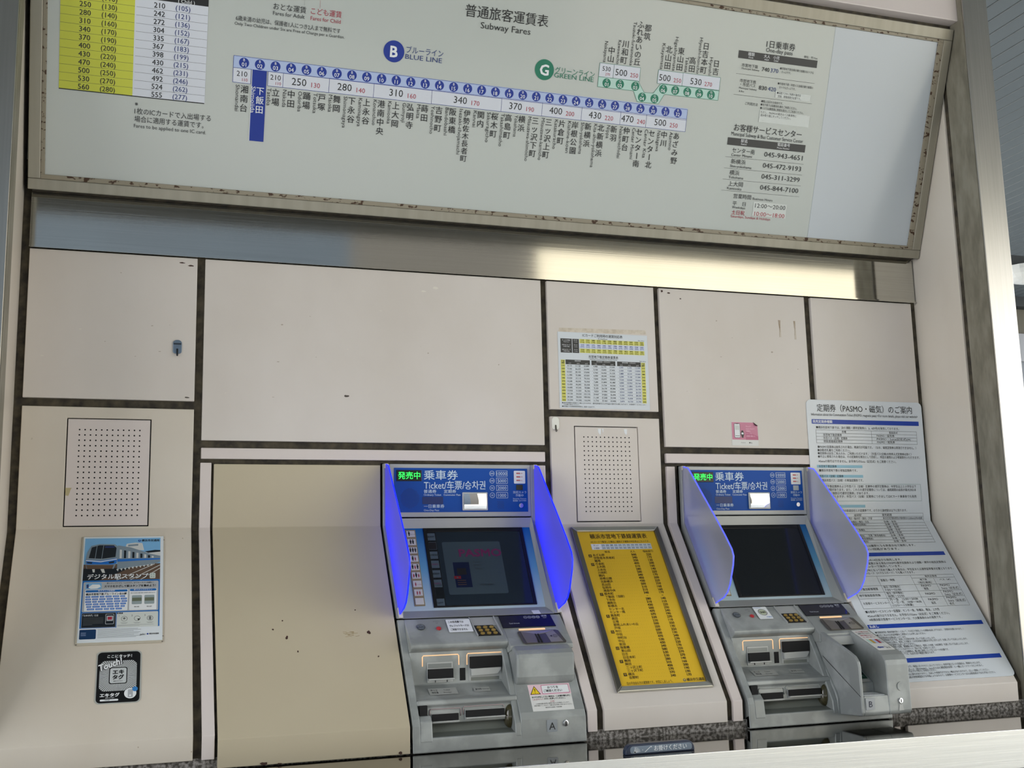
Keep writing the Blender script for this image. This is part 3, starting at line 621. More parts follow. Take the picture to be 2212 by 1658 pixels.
pr.text('駅スタンプアプリ「エキタグ」がブルーライン全駅に！', .340, .2105, .0062, K, width=.134, bold=.01)
pr.text('スマホをかざして駅スタンプを集めよう！', .340, .2215, .0088, K, width=.148, bold=.03)
pr.rrect(.2125, .232, .3345, .3075, .003, WHT, 2); pr.rrect(.339, .232, .4175, .3075, .003, WHT, 2)
pr.rrect(.2135, .2335, .333, .2415, .0035, BLU, 3); pr.text('駅スタンプ設置駅', .273, .2375, .0060, WHT, lv=10)
pr.rrect(.3395, .2325, .4165, .2405, .0035, BLU, 3); pr.text('駅スタンプデザイン', .378, .2365, .0060, WHT, lv=10)
pr.text('横浜市営地下鉄ブルーライン全32駅', .273, .2485, .0085, K, width=.116, bold=.03)
pr.text('横浜市営交通沿線の風景を描きます！', .378, .2475, .0045, K, width=.072)
for j in range(6):
    k = 0; u = .2145 + (j > 2) * .002 * (j - 2); e = .3325 - (j > 2) * .003 * (j - 2)
    while u < e - .012:
        w = random.uniform(.012, .021); w = min(w, e - u)
        pr.rrect(u, .2545 + j * .0087, u + w, .2605 + j * .0087, .0015, TBL, 3); pr.line(u + .002, .2575 + j * .0087, u + w - .002, .2575 + j * .0087, .0016, LNB, 4); u += w + .0032
for u in (.346, .382):
    pr.rrect(u, .2555, u + .029, .2875, .003, mat('stamp_grey', (150, 164, 166), .4), 3); pr.rect(u + .001, .2645, u + .028, .2765, mat('stamp_photo', (104, 112, 92), .4), 4); pr.text('横浜駅' if u < .36 else '関内駅', u + .0145, .2965, .0050, K)
pr.rrect(.2075, .314, .3025, .364, .003, TD, 1); pr.box(.2075, .314, .3025, .364, .0007, PG, 2)
pr.text('「エキタグ」とは', .232, .3225, .0075, WHT, width=.042, bold=.02)
for j in range(6): pr.line(.212, .3310 + j * .0046, .268 - (j == 5) * .03, .3310 + j * .0046, .0009, GRY, 2)
pr.rrect(.2735, .3185, .298, .354, .003, PG, 3); pr.rrect(.2750, .3200, .2965, .3525, .0025, TD, 4); pr.rrect(.277, .325, .295, .343, .002, PG, 5); pr.rrect(.280, .329, .292, .339, .001, RED, 6)
pr.rrect(.305, .314, .4225, .3665, .003, PALE, 1); pr.rrect(.3055, .3150, .322, .3200, .001, TD, 2); pr.text('使い方', .3135, .3175, .0040, WHT)
for k in range(3):
    u = .3265 + k * .0365; pr.text('123'[k], u - .015, .3265, .0080, K); pr.ring(u, .337, .0088, .0009, K, 3); pr.line(u - .010, .3510, u + .010, .3510, .0008, GRY, 2); pr.line(u - .007, .3535, u + .007, .3535, .0008, GRY, 2)
pr.disc(.3265, .336, .0035, GRY, 4); pr.poly([(.3635, .338), (.371, .338), (.366, .345)], K, 4); pr.rrect(.3965, .331, .4025, .343, .001, GRY, 4)
for j in range(2): pr.line(.308, .3585 + j * .0030, .41 - j * .04, .3585 + j * .0030, .0007, GRY, 2)
pr.rrect(.204, .370, .2495, .4025, .003, mat('poster_navy', (16, 52, 92), .4), 1)
for j in range(3): pr.line(.208, .381 + j * .0045, .222, .381 + j * .0045, .0010, LNB, 2)
for j in range(8): pr.line(.254, .3710 + j * .0040, .366 + .012 * math.sin(j * 2.3), .3710 + j * .0040, .0009, GRY, 2)
pr.text('jeki', .379, .3920, .0090, K, width=.015); pr.disc(.3935, .3915, .0026, NAVY, 2); pr.text('横浜市交通局', .398, .3915, .0058, K, 'L', .027, bold=.02)
pr.done()

# ------------------------------------------------------------------ black touch sticker
t = thing('sticker', (.317, -.34, -.50), 'black rounded touch point sticker with white burst, below the train poster', 'sticker')
MB().fprism(F, rr(.255, .442, .379, .6105, .014, .014, 8), .0004, .0012).build('rim', mat('sticker_silver', (176, 178, 172), .3), t)
MB().fprism(F, rr(.2585, .446, .3750, .6075, .012, .012, 8), .0004, .0016).build('face', BLACK, t)
pr = Print(F, t, .0018)
cx, cv = .3155, .523; N_ = 72; GR1 = mat('burst_grey', (196, 200, 200), .4)
def edge(a):
    c, s_ = math.cos(a), math.sin(a); k = min(.0505 / max(abs(c), 1e-6), .0485 / max(abs(s_), 1e-6)); k = min(k, .0625); return cx + k * c, cv + k * s_
for i in range(N_):
    a0 = 2 * math.pi * i / N_; a1 = a0 + 2 * math.pi / N_ * .66
    pr.poly([(cx, cv), edge(a0), edge(a1)], GR1, 1)
pr.rrect(.291, .4965, .3405, .5495, .006, BLACK, 3); pr.rrect(.2935, .499, .338, .547, .005, GR1, 4)
pr.text('エキ', .316, .5125, .0155, K, width=.030, bold=.05, lv=10); pr.text('タグ', .316, .5290, .0155, K, width=.030, bold=.05, lv=10); pr.text('駅をタグ付け', .316, .5415, .0042, K, lv=10)
pr.text('ここにタッチ！', .318, .4605, .0110, WHT, width=.067, bold=.03)
pr.text('Touch!', .293, .4865, .0300, BLACK, width=.070, bold=.07, rot=-21, skew=.25, lv=12); pr.text('Touch!', .293, .4865, .0285, WHT, width=.066, bold=.03, rot=-21, skew=.25, lv=14)
pr.text('エキタグ', .295, .584, .0125, WHT, width=.052, bold=.05); pr.text('駅をタグ付け', .296, .5925, .0040, WHT)
pr.rrect(.2695, .5965, .3185, .6020, .0025, WHT, 1); pr.text('下飯田駅', .288, .5992, .0042, K)
pr.disc(.350, .581, .0178, BLACK, 4, 28); pr.disc(.350, .581, .0165, WHT, 5, 28); pr.rrect(.3445, .5695, .3560, .5930, .002, PG, 6); pr.disc(.350, .588, .0030, WHT, 7); pr.box(.3445, .5695, .3560, .5930, .0006, GRY, 7)
pr.disc(.3625, .5685, .0075, mat('dot_blue', (60, 130, 196), .4), 8)
pr.done()

# ------------------------------------------------------------------ IC fare table sheet on the wall
t = thing('fare_table', (1.99, 0, .42), 'white IC card fare table with yellow rows on middle wall panel', 'sign')
MB().fbox(WALL, 1.808, -.707, 2.171, -.422, .0004, .0014).build('sheet', mat('sheet_bluish', (214, 221, 226), .35), t)
pr = Print(WALL, t, .0017); YE2 = mat('ink_table_yellow', (218, 216, 106), .45); GB = mat('ink_table_blue', (206, 214, 236), .45)
pr.text('ICカードご利用時の運賃対応表', 1.9875, -.697, .0125, K, width=.162); pr.text('IC Card Fares', 1.988, -.686, .0065, K)
pr.text('単位：円 Yen', 2.145, -.686, .0045, K)
pr.rect(1.818, -.682, 1.863, -.629, KG, 1); pr.rect(1.8655, -.682, 1.891, -.629, KG, 1)
for j, (a, b) in enumerate((('きっぷの場合', 'Ticket Fares'), ('1枚のICカード', 'ご利用の場合'), ('2枚のICカード', 'ご利用の場合'))):
    v_ = -.676 + j * .0178; pr.text(a, 1.8405, v_, .0055, WHT); pr.text(b, 1.8405, v_ + .0062, .0045, WHT); pr.text('おとな', 1.878, v_ - .001, .0050, WHT); pr.text('こども', 1.878, v_ + .006, .0050, WHT)
    pr.rect(1.894, -.6825 + j * .0180, 2.157, -.6665 + j * .0180, YE2 if j != 1 else GB, 1)
t1 = (210, 250, 280, 310, 340, 370, 400, 430, 470, 500, 530, 560); t2 = (210, 242, 272, 304, 335, 367, 398, 430, 462, 492, 524, 555)
c1 = (110, 130, 140, 160, 170, 190, 200, 220, 240, 250, 270, 280); c2 = (105, 121, 136, 152, 167, 183, 199, 215, 231, 246, 262, 277)
for i in range(12):
    u = 1.905 + i * .0220
    for j, (a, b, m_) in enumerate(((t1, c1, K), (t2, c2, DBL), (t2, c2, K))):
        pr.text(str(a[i]), u, -.6785 + j * .0180, .0085, K if j != 1 else DBL, bold=.01); pr.text('(%d)' % b[i], u, -.6712 + j * .0180, .0072, m_)
    if i: pr.line(u - .011, -.6825, u - .011, -.6305, .0006, WHT, 2)
pr.text('市営地下鉄定期券運賃表', 1.988, -.6165, .0125, K, width=.120); pr.text('Subway Commutation Ticket Fares', 1.988, -.608, .0055, K, width=.110); pr.text('単位：円 Yen', 2.148, -.6065, .0045, K)
pr.rect(1.817, -.602, 1.8335, -.447, YE2, 1); pr.rect(2.141, -.602, 2.1575, -.447, YE2, 1)
for u in (1.825, 2.149): pr.text('片道', u, -.597, .0062, K, bold=.02); pr.text('運賃', u, -.590, .0062, K, bold=.02)
T_ = [((8110, 23120, 43800), (4480, 12770, 24200), (2240, 6390, 12100)), ((9340, 26620, 50440), (5120, 14600, 27650), (2560, 7300, 13830)), ((10560, 30100, 57030), (5760, 16420, 31110), (2880, 8210, 15560)),
      ((11780, 33580, 63620), (6400, 18240, 34560), (3200, 9120, 17280)), ((13020, 37110, 70310), (7040, 20070, 38020), (3520, 10040, 19010)), ((14240, 40590, 76900), (7680, 21890, 41480), (3840, 10950, 20740)),
      ((15450, 44040, 83430), (8320, 23720, 44930), (4160, 11860, 22470)), ((16680, 47540, 90080), (9180, 26170, 49580), (4590, 13090, 24790)), ((17910, 51050, 96720), (9820, 27990, 53030), (4910, 14000, 26520)),
      ((19130, 54530, 103310), (10460, 29820, 56490), (5230, 14910, 28250)), ((20360, 58030, 109950), (11100, 31640, 59940), (5550, 15820, 29970)), ((21590, 61540, 116590), (11740, 33460, 63400), (5870, 16730, 31700))]
for g, (u0, h) in enumerate(((1.836, '通勤定期券'), (1.939, '通学定期券（大学生ほか）'), (2.043, '通学定期券（小学生ほか）'))):
    pr.rect(u0, -.603, u0 + .0965, -.5855, KG, 1); pr.text(h, u0 + .048, -.599, .0050, WHT)
    for k in range(3): pr.text(('1か月', '3か月', '6か月')[k], u0 + .016 + k * .033, -.5895, .0045, WHT)
    for j in range(12):
        v_ = -.5805 + j * .01165
        for k in range(3): pr.text(format(T_[j][g][k], ','), u0 + .024 + k * .0345, v_, .0080, K if g < 2 else DBL, 'R')
        pr.line(u0, v_ + .006, u0 + .097, v_ + .006, .0004, GRY, 2)
for j in range(12):
    for u in (1.8253, 2.1493): pr.text(str(t1[j]), u, -.5805 + j * .01165, .0080, K, bold=.01)
pr.text('●通学定期券を新規でご購入される方は、通学証明書または学生証の提示が必要となります。お客様サービスセンター', 1.817, -.4412, .0055, K, 'L', .338)
pr.text('でお買い求めください。', 1.823, -.4350, .0055, K, 'L', .062); pr.text('●券売機での定期券発売時間は、始発〜23:00です。', 1.817, -.4282, .0055, K, 'L', .130)
pr.done()

# ------------------------------------------------------------------ pink sticker
t = thing('sticker', (2.57, 0, .295), 'small square pink phone payment sticker with a peeling corner above machine B', 'sticker')
pts = [(2.511, -.386), (2.607, -.385), (2.6275, -.371), (2.6275, -.293), (2.511, -.294)]
MB().fprism(WALL, pts, .0003, .0012).build('sheet', mat('sticker_white', (222, 222, 218), .4), t)
mesh_obj('peeled_corner', [WALL.p(2.607, -.385, .0014), WALL.p(2.6275, -.371, .0014), WALL.p(2.617, -.370, .006), WALL.p(2.611, -.375, .005)], [(0, 1, 2, 3)], mat('peel_dark', (60, 24, 36), .6), t, solid=.0005)
pr = Print(WALL, t, .0014); PK = mat('sticker_pink', (205, 130, 155), .4); PK2 = mat('sticker_pink_deep', (190, 100, 132), .4)
pr.poly([(2.513, -.384), (2.606, -.3835), (2.6255, -.3705), (2.6265, -.316), (2.513, -.3165)], PK, 1)
pr.poly([(2.572, -.350), (2.6265, -.330), (2.6265, -.316), (2.572, -.316)], PK2, 2)
pr.rrect(2.523, -.3795, 2.549, -.3230, .004, KG, 3); pr.rrect(2.5245, -.3780, 2.5475, -.3245, .003, WHT, 4); pr.rect(2.529, -.3795, 2.543, -.3770, K, 5)
pr.rect(2.527, -.3720, 2.545, -.3540, PALE, 5); pr.rect(2.527, -.3320, 2.545, -.3300, GRY, 5)
pr.rrect(2.551, -.3470, 2.565, -.3320, .003, KG, 4); pr.rect(2.5535, -.3440, 2.5625, -.3365, WHT, 5); pr.rect(2.554, -.3520, 2.562, -.3465, KG, 4); pr.rect(2.554, -.3330, 2.562, -.3240, KG, 4)
PKL = mat('sticker_pink_light', (244, 196, 216), .4)
for j, (s_, w) in enumerate((('iPhoneや', .022), ('Apple Watchで', .038), ('定期券も', .020), ('チャージも、', .026), ('定期券の購入も。', .040))):
    pr.text(s_, 2.574, -.3685 + j * .0095, .0068, PKL, 'L', w, bold=.01)
pr.text('PASMO', 2.560, -.3050, .0045, GRY, width=.020); pr.text('●Pay', 2.592, -.3050, .0060, K, width=.014)
pr.done()

# ------------------------------------------------------------------ commuter pass information sheet, folded over the bend
t = thing('information_sheet', (3.12, -.39, -.58), 'tall white commuter pass information sheet with blue bars, bent over the slope at far right', 'sign')
u0, u1, v0, v1, rd = 2.850, 3.396, -.481, .700, .020
rows_ = []
for i in range(7):
    a = math.radians(90 - 15 * i); rows_.append((v0 + rd - rd * math.sin(a), rd - rd * math.cos(a)))
rows_ += [(-.0001, 0), (.0001, 0)]
for i in range(7):
    a = math.radians(15 * i); rows_.append((v1 - rd + rd * math.sin(a), rd - rd * math.cos(a)))
v = []; f = []
for (vv, ins) in rows_: v += [FOLD.p(u0 + ins, vv, .003), FOLD.p(u1 - ins, vv, .003)]
for i in range(len(rows_) - 1): f.append((2 * i, 2 * i + 2, 2 * i + 3, 2 * i + 1))
mesh_obj('sheet', v, f, mat('sheet_satin', (216, 222, 227), .28, coat=.2), t, solid=.0022, recalc=False)
pr = Print(FOLD, t, .0036); B2 = mat('ink_royal_blue', (16, 62, 166), .4); CY = mat('ink_sky_bar', (146, 196, 216), .4)
def tx(s_, u, v_, w, sz=.0118, m_=K): pr.text(s_, u, v_, sz, m_, 'L', w)
pr.text('定期券（PASMO・磁気）のご案内', 3.122, -.448, .033, K, width=.450)
pr.text('Information about the Commutation Ticket (PASMO, magnetic pass) <For more details, please visit our website>', 3.121, -.4225, .015, K, width=.504)
pr.rect(2.870, -.4025, 3.376, -.3845, B2, 1); pr.text('発売定期券種類', 2.874, -.3935, .0130, WHT, 'L', .090, bold=.02)
tx('■横浜市営地下鉄では、次の通勤・通学定期券(1、3、6か月)を発売しております。', 2.888, -.3705, .389)
for v_ in (-.3605, -.3470, -.3345, -.3215, -.3085): pr.line(2.886, v_, 3.361, v_, .0009, KG)
for u in (2.886, 3.144, 3.361): pr.line(u, -.3605, u, -.3085, .0009, KG)
tx('券種', 3.005, -.3540, .020, .0105); tx('取扱形式', 3.228, -.3540, .042, .0105)
for v_, a, wa, b, wb in ((-.3408, '市営地下鉄定期券', .086, 'PASMO・磁気券', .085), (-.3280, '市営バス（全線）定期券', .111, 'PASMO・Suica(記名式)(※)', .162), (-.3152, '他鉄道連絡定期券', .088, 'PASMO・磁気券', .085)):
    tx(a, 2.918, v_, wa, .0112); tx(b, 3.168, v_, wb, .0112)
tx('●PASMO定期券は紛失された場合、再発行が可能です。（なお、磁気定期券は再発行できません。）', 2.889, -.2930, .464)
tx('●自動改札機をご利用ください。', 2.888, -.2800, .150); tx('●定期券は記名ご本人のみ、ご利用いただけます。（市営バス(全線)の持参人式定期券は除く）', 2.888, -.2675, .440)
tx('●不正に使用された場合は、その定期券を無効として回収し、所定の運賃および増運賃をいただきます。', 2.888, -.2545, .478)
tx('※Suicaの発行はできません。お手持ちのSuica（記名式）をご用意ください。', 2.889, -.2365, .362)
for v_, s_, w in ((-.216, '市営地下鉄定期券', .082), (-.1775, '市営バス（全線）定期券', .110), (-.0595, '他鉄道連絡定期券', .088)):
    pr.rect(2.880, v_ - .0055, 3.090, v_ + .0055, CY, 1); tx(s_, 2.888, v_, w, .0112)
tx('■横浜市営地下鉄の単独定期券です。', 2.889, -.2000, .175); tx('■横浜市営バス（全線）の単独定期券です。', 2.889, -.1610, .200)
pr.box(2.882, -.1465, 3.360, -.0800, .0007, GRN, 1)
tx('市営地下鉄定期券および市営バス（全線）定期券の通学定期券は、中学生以上と小学生以下', 2.888, -.1375, .450); tx('で発売制限があります。また、これらの通学定期券については、通用期間の延長が最大29日ま', 2.888, -.1240, .448)
tx('で可能な『端数日付通学定期券』があります。', 2.888, -.1105, .224); tx('（券売機に限りますが、市営バス（全線）定期券につきましてはICカード乗車券でも発売', 2.888, -.0975, .448); tx('いたします。）', 2.888, -.0865, .075)
tx('■横浜市営地下鉄と他の鉄道会社との定期券です。のりかえ接続駅は以下に限ります。', 2.889, -.0420, .396)
# interchange table: header and first row on the wall, the rest on the slope
rowv = [-.0305, -.0175, -.0045, .0120, .0250, .0385, .0520, .0655, .0795, .0935, .1075]
for v_ in rowv: pr.line(2.886, v_, 3.361, v_, .0009, KG)
for a, b in ((-.0305, -.0003), (.0003, .1075)):
    for u in (2.886, 2.965, 3.361): pr.line(u, a, u, b, .0009, KG)
tx('会社線', 2.895, -.0240, .034, .0105); tx('接続駅', 3.035, -.0240, .034, .0105); tx('発売範囲', 3.165, -.0240, .045, .0105)
tb = [('JR線', '新横浜・横浜・桜木町・関内・戸塚', '東京近郊区間各駅及び接続駅から200km以内の各駅'), ('東急線', 'あざみ野・新横浜・横浜・日吉', '全線・各駅'), ('相鉄線', '湘南台（相鉄線日吉経由）', '全線・各駅'),
      ('小田急線', '湘南台', '全線・各駅'), ('京急線', '上大岡・横浜・新横浜', '全線・各駅'), ('江ノ電', '湘南台', '全線・各駅'), ('東京メトロ', '日吉（東急線経由）・目黒（東急線経由）', '全線・各駅'),
      ('都営線', '日吉・目黒（東急線経由）', '全線・各駅'), ('みなとみらい線', '横浜（東急線経由）', '全線・各駅')]
for i, (a, b, c) in enumerate(tb):
    v_ = (rowv[i + 1] + rowv[i + 2]) / 2 if i < 9 else 0
    if -.006 < v_ < .004: v_ = .0055
    tx(a, 2.890, v_, len(a) * .0085, .0105); tx(b, 2.970, v_, len(b) * .0092, .0105); tx(c, 3.168, v_, .188 if i == 0 else .060, .0105)
tx('※接続駅により発駅または着駅となる鉄道会社で発売します。', 2.900, .1205, .357); tx('※一部、発売できない経路があります。', 2.900, .1365, .273)
for v_, s_ in ((.161, '発売場所・時間'), (.4750, '払戻し'), (.6165, 'ご注意')):
    pr.rect(2.870, v_ - .0085, 3.376, v_ + .0085, B2, 1); pr.text(s_, 2.876, v_, .0125, WHT, 'L', .013 * len(s_), bold=.02)
for s_, v_, e in (('●定期券は使用開始日の14日前から発売します。', .1870, 3.159), ('●新規および区間等に変更がある場合のPASMO通学定期券および通勤・通学の磁気定期券は', .2025, 3.359), ('　お客様サービスセンターで発売しています。', .2165, 3.144),
                  ('●通学定期券を新学年になって初めて購入する場合は、学生証または通学証明書が必要となります。', .2330, 3.376), ('●横浜市クレジットカード（ハマエコカード）でも購入できます。', .2465, 3.188)):
    tx(s_, 2.889, v_, e - 2.889)
for v_ in (.2595, .3020, .3310, .3575, .4000): pr.line(2.888, v_, 3.361, v_, .0009, KG)
pr.line(3.163, .2735, 3.361, .2735, .0009, KG)
for u, a in ((2.888, .2595), (3.011, .2595), (3.163, .2595), (3.262, .2735), (3.361, .2595)): pr.line(u, a, u, .4000, .0009, KG)
tx('営業日・時間', 3.020, .2790, .062); tx('発売定期券', 3.226, .2665, .056, .0105); tx('地下鉄', 3.196, .2810, .032, .0105); tx('（他社連絡）', 3.182, .2940, .062, .0105); tx('バス（※）', 3.285, .2830, .050, .0105)
tx('地下鉄各駅事務室', 2.900, .3165, .090); tx('地下鉄各駅券売機', 2.895, .3440, .092); tx('お客様サービスセンター', 2.896, .3780, .112)
for v_, s_, w in ((.3090, '毎日（年中無休）', .073), (.3220, '7:00〜22:00', .072), (.3370, '毎日（年中無休）', .073), (.3500, '始発〜23:00', .072), (.3640, '月〜金　12:00〜20:00', .125), (.3770, '土・日・祝　10:00〜18:00', .134), (.3900, '(12/31〜1/3休業)', .092)):
    tx(s_, 3.018, v_, w, .0125)
for v_, s_, u, w in ((.3080, 'PASMO', 3.188, .044), (.3220, '磁気', 3.194, .020), (.3440, 'PASMO', 3.188, .044), (.3690, 'PASMO', 3.188, .044), (.3850, '磁気', 3.194, .020), (.3080, 'PASMO', 3.274, .044), (.3220, 'Suica（記名式）', 3.274, .080),
                      (.3370, 'PASMO', 3.274, .044), (.3500, 'Suica（記名式）', 3.274, .080), (.3635, 'PASMO', 3.274, .044), (.3775, 'Suica（記名式）', 3.274, .080), (.3910, '紙式', 3.274, .020)):
    tx(s_, u, v_, w, .0125)
tx('■お客様サービスセンター設置駅：センター南、新横浜、横浜、上大岡', 2.889, .4135, .324, .0125); tx('※Suicaの発行はできません。お手持ちのSuica（記名式）をご用意ください。', 2.889, .4310, .360, .0125); tx('※新横浜駅お客様サービスセンターは、バス乗車券のみの発売です。', 2.889, .4470, .318, .0125)
for s_, v_, e in (('●定期券発売所（駅券売機を除く）において、その窓口で発売している券種の払戻しができます。（手数料が必要となります。）', .5000, 3.274), ('●記名ご本人の公的証明書をご用意のうえお申し出ください。', .5115, 3.100),
                  ('●使用開始前は全額払戻しいたします。', .5225, 3.010), ('●使用開始後7日までは、使用した日数分を差し引いて払戻しいたします。', .5320, 3.132), ('●使用開始8日以降は、使用した月数分（1か月未満の日数は1か月に切り上げ）を差し引いて払戻しいたします。', .5420, 3.268),
                  ('●端数日付定期券の払戻しができません。', .5520, 3.035), ('●区間または種類の変更、重複購入などの場合は、使用した旬数（10日単位）を差し引いて払戻しいたします。', .5610, 3.263), ('●PASMOを返却いただくときはデポジット（預かり金）を返金いたします。', .5710, 3.112),
                  ('●ハマエコカードで購入した定期券は、購入時に使用したハマエコカードが必要です。', .5815, 3.164), ('●新幹線定期券については、払戻方法や範囲が異なります。', .5905, 3.099),
                  ('●定期券を折り曲げたり、磁気に近づけたりしないでください。使用不能となった定期券は、再発行いたします。', .6410, 3.270), ('●磁気定期券をICカード（他のPASMO、SuicaまたはIC運転免許証等）と一緒にカードケースに入れると、', .6520, 3.276),
                  ('　誤作動の原因となりますので別々にお持ちください。', .6600, 3.068), ('●氏名および性別に誤りがありますと、払戻しや再発行ができない場合がありますので、正しく登録してください。', .6710, 3.291),
                  ('●詳しくは、当局の旅客規程及び法令等によりますので、お客様サービスセンターまたは駅係員までおたずねください。', .6820, 3.312)):
    tx(s_, 2.889, v_, e - 2.889, .0098)
pr.done()

# ------------------------------------------------------------------ ticket machines
HBLUE = mat('header_blue', (4, 76, 164), .5, spec=.3); HTXT = mat('header_text', (206, 226, 238), .4); HDK = mat('header_dark_blue', (3, 40, 104), .4)
LEDG = mat('led_green', (40, 235, 80), .5, emit=.9); LEDX = mat('led_window', (12, 20, 18), .3)
WARM = mat('warm_light_bar', (250, 200, 150), .5, emit=.30); PINKBAR = mat('unlit_bar', (170, 152, 152), .5)
GOLDK = noisy('worn_gold_key', (176, 146, 70), (196, 168, 96), (90, 90, 90), (.3, .5), .6)
LCD = mat('lcd_dark', (28, 40, 50), .12, coat=.3); LCDB = mat('lcd_dark_off', (16, 20, 25), .12, coat=.3); LCD2 = mat('lcd_popup', (62, 76, 84), .15, coat=.3); LCD3 = mat('lcd_button', (84, 98, 106), .15)
LCDT = mat('lcd_text', (44, 52, 58), .3); LCDM = mat('lcd_magenta', (110, 36, 82), .3)
GUN = mat('gunmetal', (104, 100, 94), .35, .7); DISP = mat('display_navy', (8, 9, 30), .3); DISPB = mat('display_black', (14, 15, 20), .15, coat=.4)
CUP = mat('smoky_brown_plastic', (74, 68, 40), .2, trans=.3, coat=.5); REDB = mat('button_red', (190, 44, 52), .35); STEELB = mat('button_steel', (96, 104, 112), .3, .6)
ICN = mat('icon_frame', (150, 134, 104), .5); GREYL = mat('label_grey', (166, 168, 164), .5); TRAY = mat('tray_grey', (116, 120, 114), .4, .2)
def grad_blue():
    m = mat('screen_panel_gradient', (10, 104, 176), .35); nt = m.node_tree; b = nt.nodes['Principled BSDF']
    tc = nt.nodes.new('ShaderNodeTexCoord'); sp = nt.nodes.new('ShaderNodeSeparateXYZ'); mr = nt.nodes.new('ShaderNodeMapRange'); r = nt.nodes.new('ShaderNodeValToRGB')
    nt.links.new(tc.outputs['Object'], sp.inputs[0]); nt.links.new(sp.outputs['Z'], mr.inputs[0]); mr.inputs[1].default_value = -.01; mr.inputs[2].default_value = -.285
    r.color_ramp.elements[0].color = rgb(8, 100, 170); r.color_ramp.elements[1].color = rgb(196, 214, 222); e = r.color_ramp.elements.new(.5); e.color = rgb(104, 166, 204)
    nt.links.new(mr.outputs[0], r.inputs[0]); nt.links.new(r.outputs[0], b.inputs['Base Color']); return m
GB_ = grad_blue()
def fin_mat(name, base, glow, s0, s1, trans, tip):
    """frosted acrylic lit by blue lamps along its root: glow falls off away from the root"""
    m = mat(name, base, .4, trans=trans); nt = m.node_tree; b = nt.nodes['Principled BSDF']; b.inputs['IOR'].default_value = 1.2
    tc = nt.nodes.new('ShaderNodeTexCoord'); sp = nt.nodes.new('ShaderNodeSeparateXYZ'); nt.links.new(tc.outputs['Object'], sp.inputs[0])
    a = nt.nodes.new('ShaderNodeMath'); a.operation = 'MULTIPLY'; a.inputs[1].default_value = -.8247; nt.links.new(sp.outputs['Y'], a.inputs[0])
    c = nt.nodes.new('ShaderNodeMath'); c.operation = 'MULTIPLY_ADD'; c.inputs[1].default_value = .5655; nt.links.new(sp.outputs['Z'], c.inputs[0]); nt.links.new(a.outputs[0], c.inputs[2])
    mr = nt.nodes.new('ShaderNodeMapRange'); mr.inputs[1].default_value = .0; mr.inputs[2].default_value = .17; mr.inputs[3].default_value = s0; mr.inputs[4].default_value = s1
    nz = nt.nodes.new('ShaderNodeTexNoise'); nz.inputs['Scale'].default_value = 7; ml = nt.nodes.new('ShaderNodeMath'); ml.operation = 'MULTIPLY_ADD'; ml.inputs[1].default_value = .10; 
    nt.links.new(tc.outputs['Object'], nz.inputs['Vector']); nt.links.new(nz.outputs['Fac'], ml.inputs[0]); nt.links.new(c.outputs[0], ml.inputs[2])
    sb = nt.nodes.new('ShaderNodeMath'); sb.operation = 'SUBTRACT'; sb.inputs[1].default_value = .05; nt.links.new(ml.outputs[0], sb.inputs[0])
    nt.links.new(sb.outputs[0], mr.inputs[0]); nt.links.new(mr.outputs[0], b.inputs['Emission Strength']); 
    cr_ = nt.nodes.new('ShaderNodeValToRGB'); cr_.color_ramp.elements[0].color = rgb(*glow); cr_.color_ramp.elements[1].color = rgb(*tip)
    m2 = nt.nodes.new('ShaderNodeMapRange'); m2.inputs[1].default_value = .0; m2.inputs[2].default_value = .17; nt.links.new(sb.outputs[0], m2.inputs[0]); nt.links.new(m2.outputs[0], cr_.inputs[0])
    nt.links.new(cr_.outputs[0], b.inputs['Emission Color']); return m
FINA = fin_mat('lit_acrylic_strong', (100, 100, 216), (10, 24, 255), .30, .10, .2, (84, 80, 235))  # blue glow is partly put into the base colour of the clear acrylic
FINB = fin_mat('lit_acrylic_faint', (222, 223, 236), (40, 80, 246),   .04, .0, .72, (140, 140, 226))
EDA = mat('lit_edge_blue', (14, 34, 255), .4, emit=.7); EDB = mat('lit_edge_violet', (86, 98, 255), .4, emit=.4)
SCV = (0, -.473, -.881); SCN = (0, -.881, .473)

def person(pr, u, v, h, m, lv):
    pr.disc(u, v - h * .40, h * .13, m, lv, 8); pr.rect(u - h * .17, v - h * .24, u + h * .17, v + h * .12, m, lv); pr.rect(u - h * .10, v + h * .10, u + h * .10, v + h * .5, m, lv)

